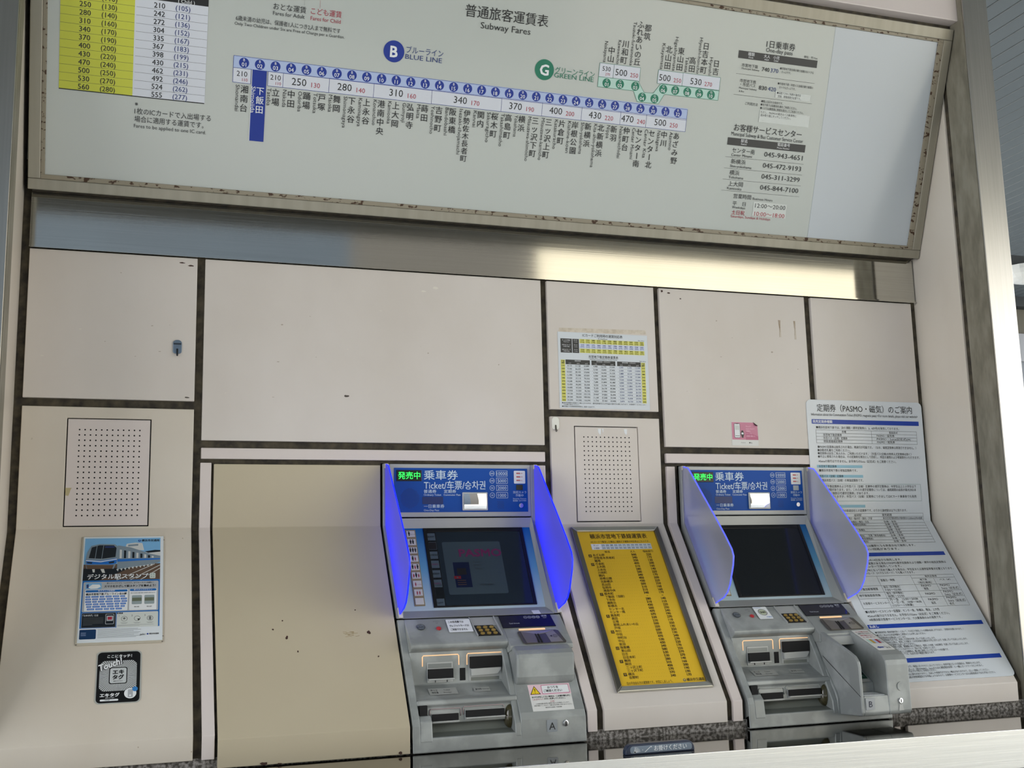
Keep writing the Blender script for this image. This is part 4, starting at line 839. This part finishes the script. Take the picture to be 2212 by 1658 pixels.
def machine(x0, kind):
    A = kind == 'A'
    lab = ('grey ticket machine marked A with blue header and blue-lit side screens' if A else
           'grey ticket machine marked B with protruding card reader and paler side screens')
    T = thing('ticket_machine', (x0 + .278, -.3, -.69), lab, 'ticket machine', 'ticket machines in the wall')
    X = lambda a: x0 + a
    def PR(mb_list, name, m, bev=.003, seg=2, parent=None, **k):
        mb = MB()
        for a, b, prof in mb_list: mb.prism(X(a), X(b), prof)
        return mb.build(name, m, parent or T, bev=bev, seg=seg, **k)
    W = Frame((x0, 0, 0), (1, 0, 0), (0, 0, -1), (0, -1, 0))
    SL = Frame((x0, 0, 0), (1, 0, 0), (0, SLY, SLZ), (0, SLZ, -SLY))
    SF = Frame((x0, -.005, -.008), (1, 0, 0), SCV, SCN)
    D = Frame((x0, -.212, -.307), (1, 0, 0), (0, -.7936, -.6084), (0, -.6084, .7936))
    # --- upper housing
    side = [(.012, .212), (-.006, .212), (-.006, .0), (-.2145, -.303), (-.16, -.303), (.012, -.05)]
    PR([(0, .0215, side)], 'side_post', SILVER, .002); PR([(.536, .556, side)], 'side_post', SILVER, .002)
    hd = PR([(.0215, .536, [(.012, .212), (-.007, .212), (-.007, .0285), (.012, .0285)])], 'header', SILVERL, .003)
    MB().fbox(W, .038, -.198, .523, -.045, .007, .0085).build('header_panel', HBLUE, hd)
    # lofted surround of the recessed screen
    vs = [W.p(.0215, -.0245, .005), W.p(.536, -.0245, .005), Vector((X(.536), -.2105, -.303)), Vector((X(.0215), -.2105, -.303)),
          SF.p(.034, .002), SF.p(.527, .002), SF.p(.527, .3125), SF.p(.034, .3125)]
    mesh_obj('screen_surround', vs, [(0, 1, 5, 4), (1, 2, 6, 5), (2, 3, 7, 6), (3, 0, 4, 7)], SILVERL, T, bev=.0, solid=.0, recalc=False)
    MB().prism(X(.0215), X(.536), [(-.12, -.285), (-.2095, -.3025), (-.2095, -.3045), (-.12, -.3045)]).build('lower_ledge', SILVER, T, bev=.001)
    vs2 = []
    for k in range(13):
        a = math.pi * k / 12; vs2.append((.235 + .0 - .11 * math.cos(a), .311 - .0 + .0))
    MB().fbox(SF, .034, .000, .527, .3125, -.004, -.0005).build('screen_panel', GB_, T)
    sc = MB()
    for a in ((.138, .003, .150, .303), (.486, .003, .498, .303), (.150, .003, .486, .018), (.150, .297, .486, .303)): sc.fbox(SF, a[0], a[1], a[2], a[3], -.003, .003)
    scr = sc.build('screen', BLACK, T, bev=.001)
    MB().fbox(SF, .146, .014, .490, .300, -.0004, .0008).build('display', LCD if A else LCDB, scr)
    if A:
        pr = Print(SF, scr, .0012)
        pr.rect(.1435, .018, .180, .298, LCDB, 0)
        for i, (v_, s_) in enumerate(((.037, '乗車券'), (.072, ''), (.108, '一日乗車券'), (.143, 'PASMO'), (.179, '定期券'), (.215, 'PASMO'), (.285, 'English'))):
            pr.rect(.145, v_ - .014, .177, v_ + .014, LCD3 if i != 1 else VOID, 1)
            if i == 1: pr.box(.145, v_ - .014, .177, v_ + .014, .001, LCD3, 2)
            if s_: pr.text(s_, .161, v_, .008, LCDM if s_ == 'PASMO' else LCDT, bold=.01)
        pr.text('一日乗車券', .161, .222, .006, LCDT)
        pr.rrect(.197, .058, .405, .258, .006, LCD2, 1)
        pr.text('PASMO', .328, .101, .040, LCDM, width=.150, bold=.035)
        pr.rect(.225, .137, .282, .232, mat('lcd_card_navy', (14, 24, 56), .2), 2); pr.rect(.236, .160, .268, .185, VOID, 3); pr.rect(.222, .189, .246, .200, mat('lcd_red', (120, 24, 36), .3), 4)
        pr.disc(.234, .1945, .003, LCD3, 5)
        for j in range(3): pr.line(.232, .206 + j * .008, .262, .206 + j * .008, .0016, mat('lcd_amber', (96, 66, 24), .3), 4)
        for s_, v_ in (('タッチして', .138), ('受付中', .150), ('ください', .163)): pr.text(s_, .296, v_, .0090, LCDT, 'L')
        pr.text('残額の確認', .310, .224, .009, LCDT, 'L')
        pr.done('screen_graphic')
    # passenger-count buttons
    ip = MB().fbox(SF, .074, .009, .110, .295, -.001, .0012).build('button_column', ICN, T)
    pr = Print(SF, ip, .0048)
    for i, pat in enumerate(('k', 'kk', 'kkk', 'kr', 'krk', 'rkr', 'r', 'rr', '')):
        v_ = .0255 + i * .0317
        MB().fbox(SF, .0775, v_ - .0118, .1065, v_ + .0118, .001, .0042).build('button', mat('button_cream', (216, 214, 206), .4), ip, bev=.001)
        for j, ch in enumerate(pat):
            u = .092 + (j - (len(pat) - 1) / 2) * .0085 - (.006 if len(pat) == 1 else 0)
            person(pr, u, v_ + (.002 if ch == 'r' else 0), .017 if ch == 'k' else .013, K if ch == 'k' else RED, 1)
        if len(pat) == 1: pr.text('おとな' if pat == 'k' else 'こども', .098, v_ + .003, .0055, K if pat == 'k' else RED)
    pr.done('pictogram')
    # header print, signal window, mirror, camera
    led = MB().fbox(W, .046, -.190, .135, -.152, .0085, .0105).build('signal_window', LEDX, hd, bev=.001)
    pr = Print(W, led, .011); pr.text('発売中', .0905, -.171, .0275, LEDG, width=.078, bold=.012); pr.done()
    mi = MB().fbox(W, .279, -.1135, .372, -.050, .0085, .016).build('mirror_frame', mat('clear_frame', (206, 208, 206), .25), hd, bev=.003)
    mv = []; mf = []
    for j in range(7):
        for i in range(9):
            a = -1 + i / 4; b = -1 + j / 3; mv.append(W.p(.3255 + a * .041, -.0818 + b * .0265, .0165 + .006 * (1 - a * a * .5 - b * b * .5)))
    for j in range(6):
        for i in range(8): k = j * 9 + i; mf.append((k, k + 9, k + 10, k + 1))
    mesh_obj('mirror', mv, mf, MIRROR, mi, smooth=True, recalc=False)
    MB().fbox(W, .480, -.1405, .5045, -.1215, .0085, .010).build('camera_window', LEDX if A else mat('camera_pale', (170, 178, 180), .2), hd, bev=.001)
    MB().fprism(W, [(.497 + .0085 * math.cos(6.283 * i / 20), -.067 + .0085 * math.sin(6.283 * i / 20)) for i in range(20)], .0085, .0115).build('lock', CHROME, hd, bev=.001)
    pr = Print(W, hd, .0092)
    pr.text('乗車券', .204, -.173, .036, HTXT, width=.122, bold=.012); pr.text('Ticket/车票/승차권', .254, -.138, .033, HTXT, width=.222, bold=.010)
    for s_, u, v_, w, z in (('普通券', .142, -.1165, .045, .013), ('Ordinary Ticket', .142, -.1050, .062, .009), ('定期券', .214, -.1165, .044, .013), ('Commuter Pass', .213, -.1050, .061, .009), ('一日乗車券', .142, -.0652, .073, .0135), ('One-Day Pass', .142, -.0520, .054, .009)):
        pr.text(s_, u, v_, z, HTXT, 'L', w, bold=.01)
    pr.rrect(.137, -.0985, .211, -.0725, .003, HDK, 1)
    for i, (c, b) in enumerate(((500, 10000), (100, 5000), (50, 2000), (10, 1000))):
        v_ = -.180 + i * .0256
        pr.ring(.3905, v_, .0093, .0011, HTXT, 2); pr.text(str(c), .3905, v_, .0090, HTXT); pr.box(.4065, v_ - .0095, .4475, v_ + .0095, .0012, HTXT, 2); pr.text(str(b), .427, v_, .0165, HTXT)
    pr.rrect(.472, -.190, .5145, -.1445, .003, WHT, 2)
    for j, s_ in enumerate(('取扱中', '取扱中', 'PASMO')): pr.rect(.481, -.1835 + j * .0125, .4945, -.1785 + j * .0125, mat('ink_salmon', (214, 130, 126), .5), 3); pr.text(s_, .4935, -.1805 + j * .0125, .0060, RED, width=.022)
    pr.text('防犯カメラ', .493, -.1135, .0100, HTXT, width=.049); pr.text('作動中', .492, -.1025, .0100, HTXT, width=.029); pr.text('Security Camera', .492, -.0915, .0065, HTXT, width=.050); pr.text('監视器 / 감시카메라', .492, -.0840, .0065, HTXT, width=.050)
    pr.rect(.4960, -.0705, .4980, -.0640, K, 3)
    for (cu, cv_, rr_, st) in ((.093, -.093, .034, .0052),):
        for j in range(-8, 9):
            for i in range(-8, 9):
                u, v_ = i * st + (j % 2) * st / 2, j * st * .8
                if u * u + v_ * v_ < rr_ * rr_: pr.disc(cu + u, cv_ + v_, .0013, HDK, 1, 6)
    for j in range(6):
        for i in range(4): pr.disc(.410 + i * .0062 + (j % 2) * .003, -.081 + j * .0046, .0014, HDK, 1, 6)
    pr.done('header_graphic')
    if A:
        st = MB().prism(X(.462), X(.488), [(-.190, -.2930), (-.213, -.3035), (-.2135, -.3030), (-.1905, -.2920)]).build('small_sticker', WHT, T)
    # --- privacy screens with lit edges
    out = [(-.004, .210), (-.047, .201), (-.062, .188), (-.150, .098), (-.238, .010), (-.300, -.055), (-.343, -.105), (-.352, -.128), (-.345, -.160), (-.318, -.222), (-.297, -.250), (-.270, -.268), (-.205, -.290), (-.190, -.284)]
    inn = [(-.0965, -.148), (-.006, -.014), (-.006, .190)]
    for fx in (.010, .552):
        fn = MB(); fn.prism(X(fx) - .0025, X(fx) + .0025, out + inn)
        fo = fn.build('privacy_screen', FINA if A else FINB, T); fo['label'] = 'frosted acrylic side screen glowing %s' % ('strong blue' if A else 'pale violet blue')
        MB().tube([(X(fx), y, z) for y, z in out[:-1]], .0028, 6).build('lit_edge', EDA if A else EDB, fo, smooth=True)
        MB().fbox(W, fx - .006, -.212, fx + .008, -.196, .006, .014).build('bracket', mat('bracket_cream', (206, 200, 188), .5), fo, bev=.001)
        MB().prism(X(fx) - .005, X(fx) + .009, [(-.185, -.274), (-.200, -.268), (-.219, -.300), (-.205, -.303)]).build('bracket', mat('bracket_cream', (206, 200, 188), .5), fo, bev=.001)
    # --- lower housing
    edge_ = [(-.200, -.307), (-.213, -.307), (-.408, -.592), (-.416, -.612), (-.418, -.6895), (-.34, -.6895), (-.15, -.36)]
    lower = PR([(0, .024, edge_), (.340, .556, edge_),
                (.022, .342, [(-.200, -.307), (-.212, -.307), (-.302, -.376), (-.308, -.383), (-.305, -.394), (-.285, -.406), (-.20, -.406)]),
                (.022, .342, [(-.24, -.404), (-.287, -.404), (-.287, -.505), (-.360, -.538), (-.378, -.543), (-.381, -.556), (-.374, -.563), (-.378, -.612), (-.24, -.612)]),
                (.022, .062, [(-.30, -.585), (-.392, -.585), (-.410, -.600), (-.418, -.660), (-.30, -.66)]),
                (.322, .342, [(-.24, -.404), (-.288, -.404), (-.330, -.47), (-.415, -.62), (-.418, -.66), (-.24, -.66)]),
                (0, .556, [(-.395, -.652), (-.408, -.646), (-.416, -.647), (-.419, -.6895), (-.34, -.6895)])], 'housing', SILVERW, .004, 3)
    PR([(.055, .330, [(-.30, -.606), (-.352, -.612), (-.372, -.638), (-.409, -.6475), (-.409, -.655), (-.30, -.655)])], 'return_tray', TRAY, .002)
    MB().box(X(.028), X(.052), -.3905, -.35, -.586, -.556).build('side_opening', VOID, T)
    if A:
        PR([(.341, .5545, [(-.20, -.36), (-.208, -.3070), (-.215, -.3105), (-.326, -.3955), (-.3262, -.41), (-.25, -.43)])], 'deck', SILVERW, .002)
        PR([(.346, .541, [(-.24, -.36), (-.322, -.3945), (-.356, -.4085), (-.370, -.420), (-.375, -.432), (-.370, -.490), (-.362, -.510), (-.340, -.520), (-.28, -.50)])], 'coin_unit', SILVERW, .009, 4)
    # deck fittings
    MB().fprism(D, [(.338, .002), (.518, .001), (.522, .061), (.339, .061)], .0005, .003).build('amount_display', DISP if A else DISPB, T, bev=.001)
    pr = Print(D, T, .0034); LT = mat('display_text', (196, 202, 214), .4)
    for i, s_ in enumerate(('10', '50', '100', '500')): pr.ring(.428 + i * .0145, .014, .0062, .0009, LT, 1, 14); pr.text(s_, .428 + i * .0145, .014, .0062, LT)
    pr.text('硬貨', .494, .010, .0100, LT); pr.text('Coin', .494, .019, .0065, LT); pr.text('Total Amount', .382, .042, .0085, LT, width=.036)
    if A:
        pr.rrect(.156, .011, .236, .073, .003, WHT, 0)
        for j, s_ in enumerate(('この券売機では', 'クレジットカードは', 'ご利用できません')): pr.text(s_, .163, .024 + j * .0185, .0118, K, 'L', (.050, .064, .056)[j], bold=.015)
    else:
        pr.rrect(.148, .004, .202, .070, .003, WHT, 0); pr.ring(.176, .034, .017, .0022, KG, 1); pr.disc(.176, .034, .014, mat('coin_tint', (196, 204, 176), .5), 1); pr.text('500', .176, .034, .0150, K, bold=.02)
        pr.rect(.150, .008, .180, .011, LNB, 1); pr.text('円硬貨', .190, .060, .0070, TBL)
    pr.ring(.069, .042, .0145, .0012, KG, 2); pr.text('とりけし', .069, .039, .0075, LT, width=.020, lv=12); pr.text('Cancel', .069, .049, .0055, LT, lv=12)
    pr.text('よびだし', .124, .018, .0060, KG, width=.022); pr.text('Call', .124, .026, .0050, KG); pr.ring(.126, .052, .0105, .0008, GRY, 2)
    pr.done('deck_graphic')
    for nm, u, v_, r, m_ in (('cancel_button', .069, .042, .0125, STEELB), ('call_button', .126, .050, .0078, REDB)):
        MB().fprism(D, [(u + r * math.cos(6.283 * i / 24), v_ + r * math.sin(6.283 * i / 24)) for i in range(24)], 0, .0035).build(nm, m_, T, bev=.001)
    MB().fprism(D, [(.236, .004), (.318, .004), (.326, .043), (.243, .043)], -.0005, .0008).build('keypad_recess', SILVERL, T)
    MB().fprism(D, [(.236, .0035), (.2385, .0035), (.2475, .093), (.2440, .093)], -.0005, .0045).build('recess_wall', SILVERL, T); MB().fprism(D, [(.3185, .0035), (.3215, .0035), (.3290, .093), (.3255, .093)], -.0005, .006).build('recess_wall', SILVERL, T)
    kp = MB().fprism(D, [(.243, .043), (.308, .043), (.324, .093), (.247, .093)], .0003, .002).build('keypad', BLACK, T)
    for j in range(3):
        for i in range(3):
            u, v_ = .258 + i * .0215 + j * .003, .054 + j * .0145
            MB().fprism(D, [(u + .0075 * math.cos(6.283 * q / 12), v_ + .0055 * math.sin(6.283 * q / 12)) for q in range(12)], .002, .0045).build('key', GOLDK, kp)
    MB().fbox(D, .390, .068, .480, .0735, .0003, .0022).build('light_bar', WARM, T)
    cs = MB().fprism(D, [(.385, .080), (.512, .078), (.522, .082), (.534, .136), (.530, .1415), (.394, .1425), (.386, .137), (.381, .086)], .0003, .003).build('coin_slot', GUN, T, bev=.002)
    MB().fprism(D, [(.391, .084), (.440, .098), (.434, .139), (.398, .139)], .003, .0042).build('slot_flap', mat('flap_grey', (140, 134, 124), .35, .7), cs)
    MB().fprism(D, [(.391, .084), (.505, .083), (.472, .094), (.443, .099)], .003, .0044).build('slot_flap', mat('flap_light', (176, 172, 160), .3, .7), cs)
    MB().fprism(D, [(.474, .095), (.504, .085), (.522, .138), (.480, .139)], .003, .0040).build('slot_plate', mat('flap_grey2', (152, 148, 138), .4, .5), cs)
    sv = MB()
    for u in (.438, .448): sv.fprism(D, [(u - .003, .098), (u + .001, .098), (u + .004, .139), (u - .0005, .139)], .003, .0050)
    sv.build('slot', VOID, cs)
    pr = Print(D, cs, .0046); pr.ring(.502, .111, .0075, .0010, K, 1); pr.ring(.502, .111, .0035, .0008, K, 1); pr.poly([(.484, .111), (.491, .107), (.491, .115)], K, 1); pr.done('coin_symbol')
    # recess fittings
    R = Frame((x0, -.287, 0), (1, 0, 0), (0, 0, -1), (0, -1, 0))
    def bars(a, b, top, bot, m_, F_=R, r=.0016):
        MB().tube([F_.p(a, bot, .001), F_.p(a, top + .004, .001), F_.p(a + .003, top, .001), F_.p(b - .003, top, .001), F_.p(b, top + .004, .001), F_.p(b, bot, .001)], r, 6).build('light_bar', m_, T, smooth=True)
    bars(.063, .181, .4165, .449, WARM); bars(.208, .327, .4155, .450, WARM)
    sl = MB(); sl.fbox(R, .077, .437, .161, .500, 0, .003)
    s_ = sl.build('ticket_slot', SILVERL, T, bev=.002)
    MB().fbox(R, .081, .442, .156, .455, .003, .0045).build('flap', mat('slot_grey', (128, 132, 130), .35, .3), s_); MB().fbox(R, .079, .458, .160, .486, .003, .013).build('mouth', VOID, s_, bev=.001)
    MB().fbox(R, .078, .486, .162, .491, .003, .020).build('lip', SILVERL, s_, bev=.001)
    for u in (.103, .141): MB().fbox(R, u, .4915, u + .0015, .499, .003, .0055).build('notch', VOID, s_)
    s_ = MB().fbox(R, .213, .423, .322, .500, 0, .002).build('banknote_slot', SILVERL, T, bev=.002)
    MB().fbox(R, .215, .425, .320, .461, .002, .014).build('mouth', VOID, s_, bev=.002)
    MB().fprism(R, [(.218, .462), (.318, .459), (.318, .468), (.306, .482), (.219, .485)], .002, .012).build('lip', SILVERL, s_, bev=.002)
    MB().fbox(R, .220, .489, .312, .4985, .002, .0035).build('painted_shade', TRAY, s_)  # grey strip painted in as shade for the void under the lip
    MB().fbox(R, .184, .459, .202, .497, 0, .0012).build('sensor_window', VOID, T)
    LD = Frame((x0, -.287, -.505), (1, 0, 0), (0, -.073, -.033), (0, -.033 * 12.48, .073 * 12.48))
    pr = Print(LD, T, .0022)
    pr.rect(.072, .028, .162, .066, GREYL, 0); pr.rect(.216, .034, .268, .060, GREYL, 0)
    pr.text('きっぷ', .090, .040, .011, K, width=.022); pr.text('領収書', .090, .054, .011, K, width=.022); pr.text('Ticket', .130, .041, .0085, KG); pr.text('Receipt', .130, .055, .0085, KG)
    pr.text('おつり', .231, .047, .012, K, width=.019, bold=.02); pr.text('Change', .2555, .047, .0070, KG); pr.done('label_plate')
    L2 = Frame((x0, -.3765, 0), (1, 0, 0), (0, 0, -1), (0, -1, 0))
    bars(.062, .160, .5690, .592, PINKBAR if A else SILVERL, L2); bars(.168, .298, .5665, .590, PINKBAR if A else SILVERL, L2)
    for a, b, v_ in ((.066, .153, .5815), (.172, .300, .5755)):
        q = MB().fbox(L2, a, v_, b, v_ + .030, 0, .003).build('outlet', SILVERL, T, bev=.001)
        MB().fbox(L2, a + .002, v_ + .002, b - .002, v_ + .022, .003, .010).build('mouth', VOID, q, bev=.001); MB().fbox(L2, a + .001, v_ + .022, b - .001, v_ + .0265, .003, .016).build('lip', SILVERL, q, bev=.001)
    # smoky change cup at the tray's right end
    cv_ = []; cf = []
    for j in range(7):
        th = math.pi * j / 12
        for i in range(16):
            a = 2 * math.pi * i / 16; cv_.append((X(.327) - .026 * math.sin(th + .25) , -.368 + .022 * math.cos(a) * math.cos(th), -.603 + .038 * math.sin(a) * math.cos(th)))
    for j in range(6):
        for i in range(16): cf.append((j * 16 + i, j * 16 + (i + 1) % 16, (j + 1) * 16 + (i + 1) % 16, (j + 1) * 16 + i))
    mesh_obj('change_cup', cv_, cf, CUP, T, smooth=True)
    if A:
        FP = Frame((x0, 0, 0), (1, 0, 0), (0, SLY, SLZ), (0, SLZ, -SLY))
        stk = MB().fprism(FP, [(.384, .627), (.524, .629), (.521, .718), (.384, .718)], .0016, .0022).build('notice_sticker', mat('sticker_white', (222, 222, 218)), T)
        pr = Print(FP, stk, .0025); PKS = mat('sticker_pale_pink', (232, 200, 208), .5); MAG = mat('ink_magenta', (176, 60, 110), .5)
        pr.rect(.3845, .6275, .5235, .664, PKS, 0)
        pr.poly([(.4045, .6315), (.422, .661), (.387, .661)], K, 1); pr.poly([(.4045, .635), (.4185, .6592), (.3905, .6592)], mat('warn_yellow', (236, 204, 40), .4), 2)
        pr.poly([(.4030, .642), (.4060, .642), (.4050, .652), (.4040, .652)], K, 3); pr.disc(.4045, .6560, .0013, K, 3, 8)
        pr.rrect(.427, .6305, .5195, .6605, .002, MAG, 1); pr.rrect(.4285, .6320, .5180, .6590, .002, WHT, 2)
        pr.text('おつりを', .466, .6395, .0095, K, width=.036, bold=.02); pr.text('ご確認ください', .464, .6510, .0095, K, width=.062, bold=.02)
        pr.text('おつりが正しくない場合は、この場を離れずに', .454, .6705, .0066, K, width=.128, bold=.02); pr.text('［よびだし］', .408, .6780, .0066, RED, width=.034); pr.text('ボタンを押してください。', .464, .6780, .0066, K, width=.070, bold=.02)
        pr.text('【注意】', .454, .6875, .0050, RED); pr.text('この券売機は紙幣と硬貨の投入口を確認しています。', .454, .6935, .0048, KG, width=.112); pr.text('係員が確認いたしますので、不審な点はお気軽にお問い合わせください。', .454, .7000, .0048, KG, width=.126); pr.text('横浜市交通局 下飯田駅', .454, .7075, .0048, KG, width=.055)
        pr.done()
        FV = Frame((x0, -.4165, 0), (1, 0, 0), (0, 0, -1), (0, -1, 0))
        q = MB().fprism(FV, rr(.424, .617, .458, .6535, .003, .003), .0008, .0022).build('letter_plate', mat('plate_grey', (148, 154, 158), .4), T)
        pr = Print(FV, q, .0026); pr.text('A', .441, .6355, .031, K); pr.done()
        q = MB().fprism(FV, [(.486 + .0088 * math.cos(6.283 * i / 24), .630 + .0098 * math.sin(6.283 * i / 24)) for i in range(24)], .0005, .0045).build('lock', CHROME, T, bev=.002)
        MB().fprism(FV, [(.4845, .624), (.4875, .624), (.4875, .636), (.4845, .636)], .0045, .0052).build('keyhole', VOID, q)
    else:
        PR([(.341, .5545, [(-.20, -.36), (-.208, -.3070), (-.215, -.3105), (-.335, -.4025), (-.3352, -.43), (-.25, -.43)])], 'deck', SILVERW, .002)
        # protruding card reader
        top = [(-.23, -.345), (-.300, -.386), (-.480, -.455), (-.508, -.468), (-.522, -.484), (-.527, -.500), (-.530, -.650), (-.524, -.660), (-.40, -.666), (-.36, -.666)]
        def xl(y): return .356 - .012 * max(0, min(1, (y + .527) / .20))
        mb = MB(); n = len(top)
        mb.add([(X(xl(y)), y, z) for y, z in top] + [(X(.367), y, z) for y, z in top], [tuple(range(n)), tuple(range(2 * n - 1, n - 1, -1))] + [(i, (i + 1) % n, n + (i + 1) % n, n + i) for i in range(n)])
        mb.prism(X(.463), X(.5525), top)
        low = [(-.30, -.46), (-.452, -.562), (-.455, -.592), (-.527, -.596), (-.530, -.650), (-.524, -.660), (-.40, -.666), (-.30, -.666)]
        mb.prism(X(.366), X(.464), low)
        rd = mb.build('card_reader', SILVERW, T, bev=.004, seg=3)
        MB().prism(X(.366), X(.464), [(-.24, -.352), (-.300, -.392), (-.345, -.412), (-.360, -.440), (-.30, -.44)]).build('reader_head', SILVERL, rd, bev=.002)
        HF = Frame((x0, -.300, -.392), (1, 0, 0), (0, -.45, -.20), (0, -.40, .91))
        pr = Print(HF, rd, .0006); pr.rect(.374, .008, .458, .013, WHT); pr.rect(.374, .026, .458, .029, WHT); pr.text('PASMO・Suica カード', .416, .036, .007, KG, width=.06); pr.done('stripe')
        CF = Frame((x0, -.30, -.46), (1, 0, 0), (0, -.152, -.102), (0, -.5572, .8304))
        MB().fbox(CF, .369, .05, .452, .178, .001, .003).build('card_tray', mat('tray_light', (196, 194, 188), .4), rd)
        pr = Print(CF, rd, .0036)
        pr.rect(.370, .06, .451, .166, mat('tray_green', (22, 70, 54), .4)); pr.poly([(.380, .095), (.410, .090), (.416, .112), (.384, .118)], RED, 1); pr.poly([(.400, .110), (.440, .104), (.446, .130), (.404, .134)], mat('tray_amber', (190, 150, 40), .4), 1)
        pr.rect(.372, .136, .450, .143, K, 1); pr.text('カードをここへ', .410, .152, .011, WHT, width=.066); pr.done('tray_graphic')
        AF = Frame((x0, -.455, -.5925), (1, 0, 0), (0, -.0718, -.0040), (0, -.055, .9985))
        MB().fprism(AF, rr(.369, .004, .455, .068, .003, .005), 0, .0012).build('arrow_plate', WHT, rd)
        pr = Print(AF, rd, .0016); pr.poly([(.385, .016), (.396, .010), (.407, .016), (.400, .016), (.400, .030), (.392, .030), (.392, .016)], K); pr.text('チャージするカード', .412, .048, .016, KG, width=.074); pr.done('arrow')
        TF = Frame((x0, -.300, -.386), (1, 0, 0), (0, -.180, -.069), (0, -.3579, .9337))
        q = MB().fprism(TF, rr(.474, .030, .541, .192, .004, .004), .0004, .0012).build('instruction_sticker', mat('sticker_white', (222, 222, 218)), rd)
        pr = Print(TF, q, .0015)
        for j, (s_, c) in enumerate((('カードを置いたまま', RED), ('操作してください', K), ('途中で動かさないで', RED), ('ください', RED))): pr.text(s_, .5075, .046 + j * .015, .0095, c, width=.052, bold=.02)
        for i in range(5): pr.rect(.480 + i * .0115, .108, .491 + i * .0115, .140, (LGN, mat('tray_amber', (190, 150, 40)), LNB, RED, PG)[i], 1)
        pr.poly([(.482, .172), (.492, .164), (.492, .168), (.508, .168), (.508, .176), (.492, .176), (.492, .180)], NAVY, 1); pr.text('カード', .523, .168, .009, K); pr.text('置場', .523, .178, .009, K); pr.done('instruction_print')
        FV = Frame((x0, -.5305, 0), (1, 0, 0), (0, 0, -1), (0, -1, 0))
        q = MB().fprism(FV, rr(.372, .602, .405, .640, .002, .002), -.001, .0012).build('letter_plate', mat('plate_grey_b', (166, 170, 172), .45), rd)
        pr = Print(FV, q, .0016); pr.text('B', .389, .621, .028, mat('ink_letter_navy', (24, 28, 56), .4), bold=.005); pr.done()
        MB().fprism(FV, [(.513 + .0135 * math.cos(6.283 * i / 28), .570 + .0145 * math.sin(6.283 * i / 28)) for i in range(28)], -.001, .0009).build('round_cap', SILVERW, rd)
        q = MB().fprism(FV, [(.508 + .0085 * math.cos(6.283 * i / 24), .617 + .0095 * math.sin(6.283 * i / 24)) for i in range(24)], -.001, .0040).build('lock', CHROME, rd, bev=.0015)
        MB().fprism(FV, [(.507, .612), (.509, .612), (.509, .622), (.507, .622)], .0040, .0048).build('keyhole', VOID, q)
        MB().fprism(FV, [(.502, .628), (.514, .628), (.519, .648), (.499, .648)], 0, .0015).build('lock_guide', SILVERL, rd)
        sp_ = MB(); 
        sp_.add([(X(xl(y)) - .0006, y, z) for y, z in ((-.34, -.475), (-.34, -.4775), (-.528, -.5985), (-.528, -.596))], [(0, 1, 2, 3)]); sp_.build('seam', VOID, rd)
    return T
mA = machine(1.150, 'A'); mB = machine(2.283, 'B')

# ------------------------------------------------------------------ lamp under the far canopy
lp = thing('ceiling_lamp', (6.62, 2.72, 2.0), 'white glass bowl lamp under the dark canopy beam behind the right steel post', 'lamp')
v = []; f = []
for j in range(7):
    a = math.pi / 2 * j / 6
    for i in range(20): b = 2 * math.pi * i / 20; v.append((6.62 + .17 * math.cos(a) * math.cos(b), 2.72 + .17 * math.cos(a) * math.sin(b), 1.985 - .12 * math.sin(a)))
for j in range(6):
    for i in range(20): f.append((j * 20 + i, j * 20 + (i + 1) % 20, (j + 1) * 20 + (i + 1) % 20, (j + 1) * 20 + i))
f.append(tuple(range(20)))
mesh_obj('bowl', v, f, mat('opal_glass', (232, 236, 236), .3), lp, smooth=False)
MB().box(6.42, 9.4, 2.66, 2.78, 1.985, 2.06).build('arm', DK, lp)

# ------------------------------------------------------------------ buildings across the street (behind the camera; they light and show in the steel)
def building(x0, x1, h, m, y=-13):
    tag(MB().box(x0, x1, y - 4, y, -1.6, h).build('wall_opposite', m), kind='structure')
building(-9, 3.4, 9, noisy('shaded_cladding', (46, 57, 68), (53, 65, 76), (1, 1, 1), (.6, .7)))  # facade taken as shaded; the shade is put into its dark colour
building(3.4, 6.5, 9.5, mat('dark_cladding', (68, 65, 60), .7))
building(6.5, 14.6, 8, noisy('cream_render', (190, 181, 160), (198, 190, 170), (1, 1, 1), (.7, .8)))
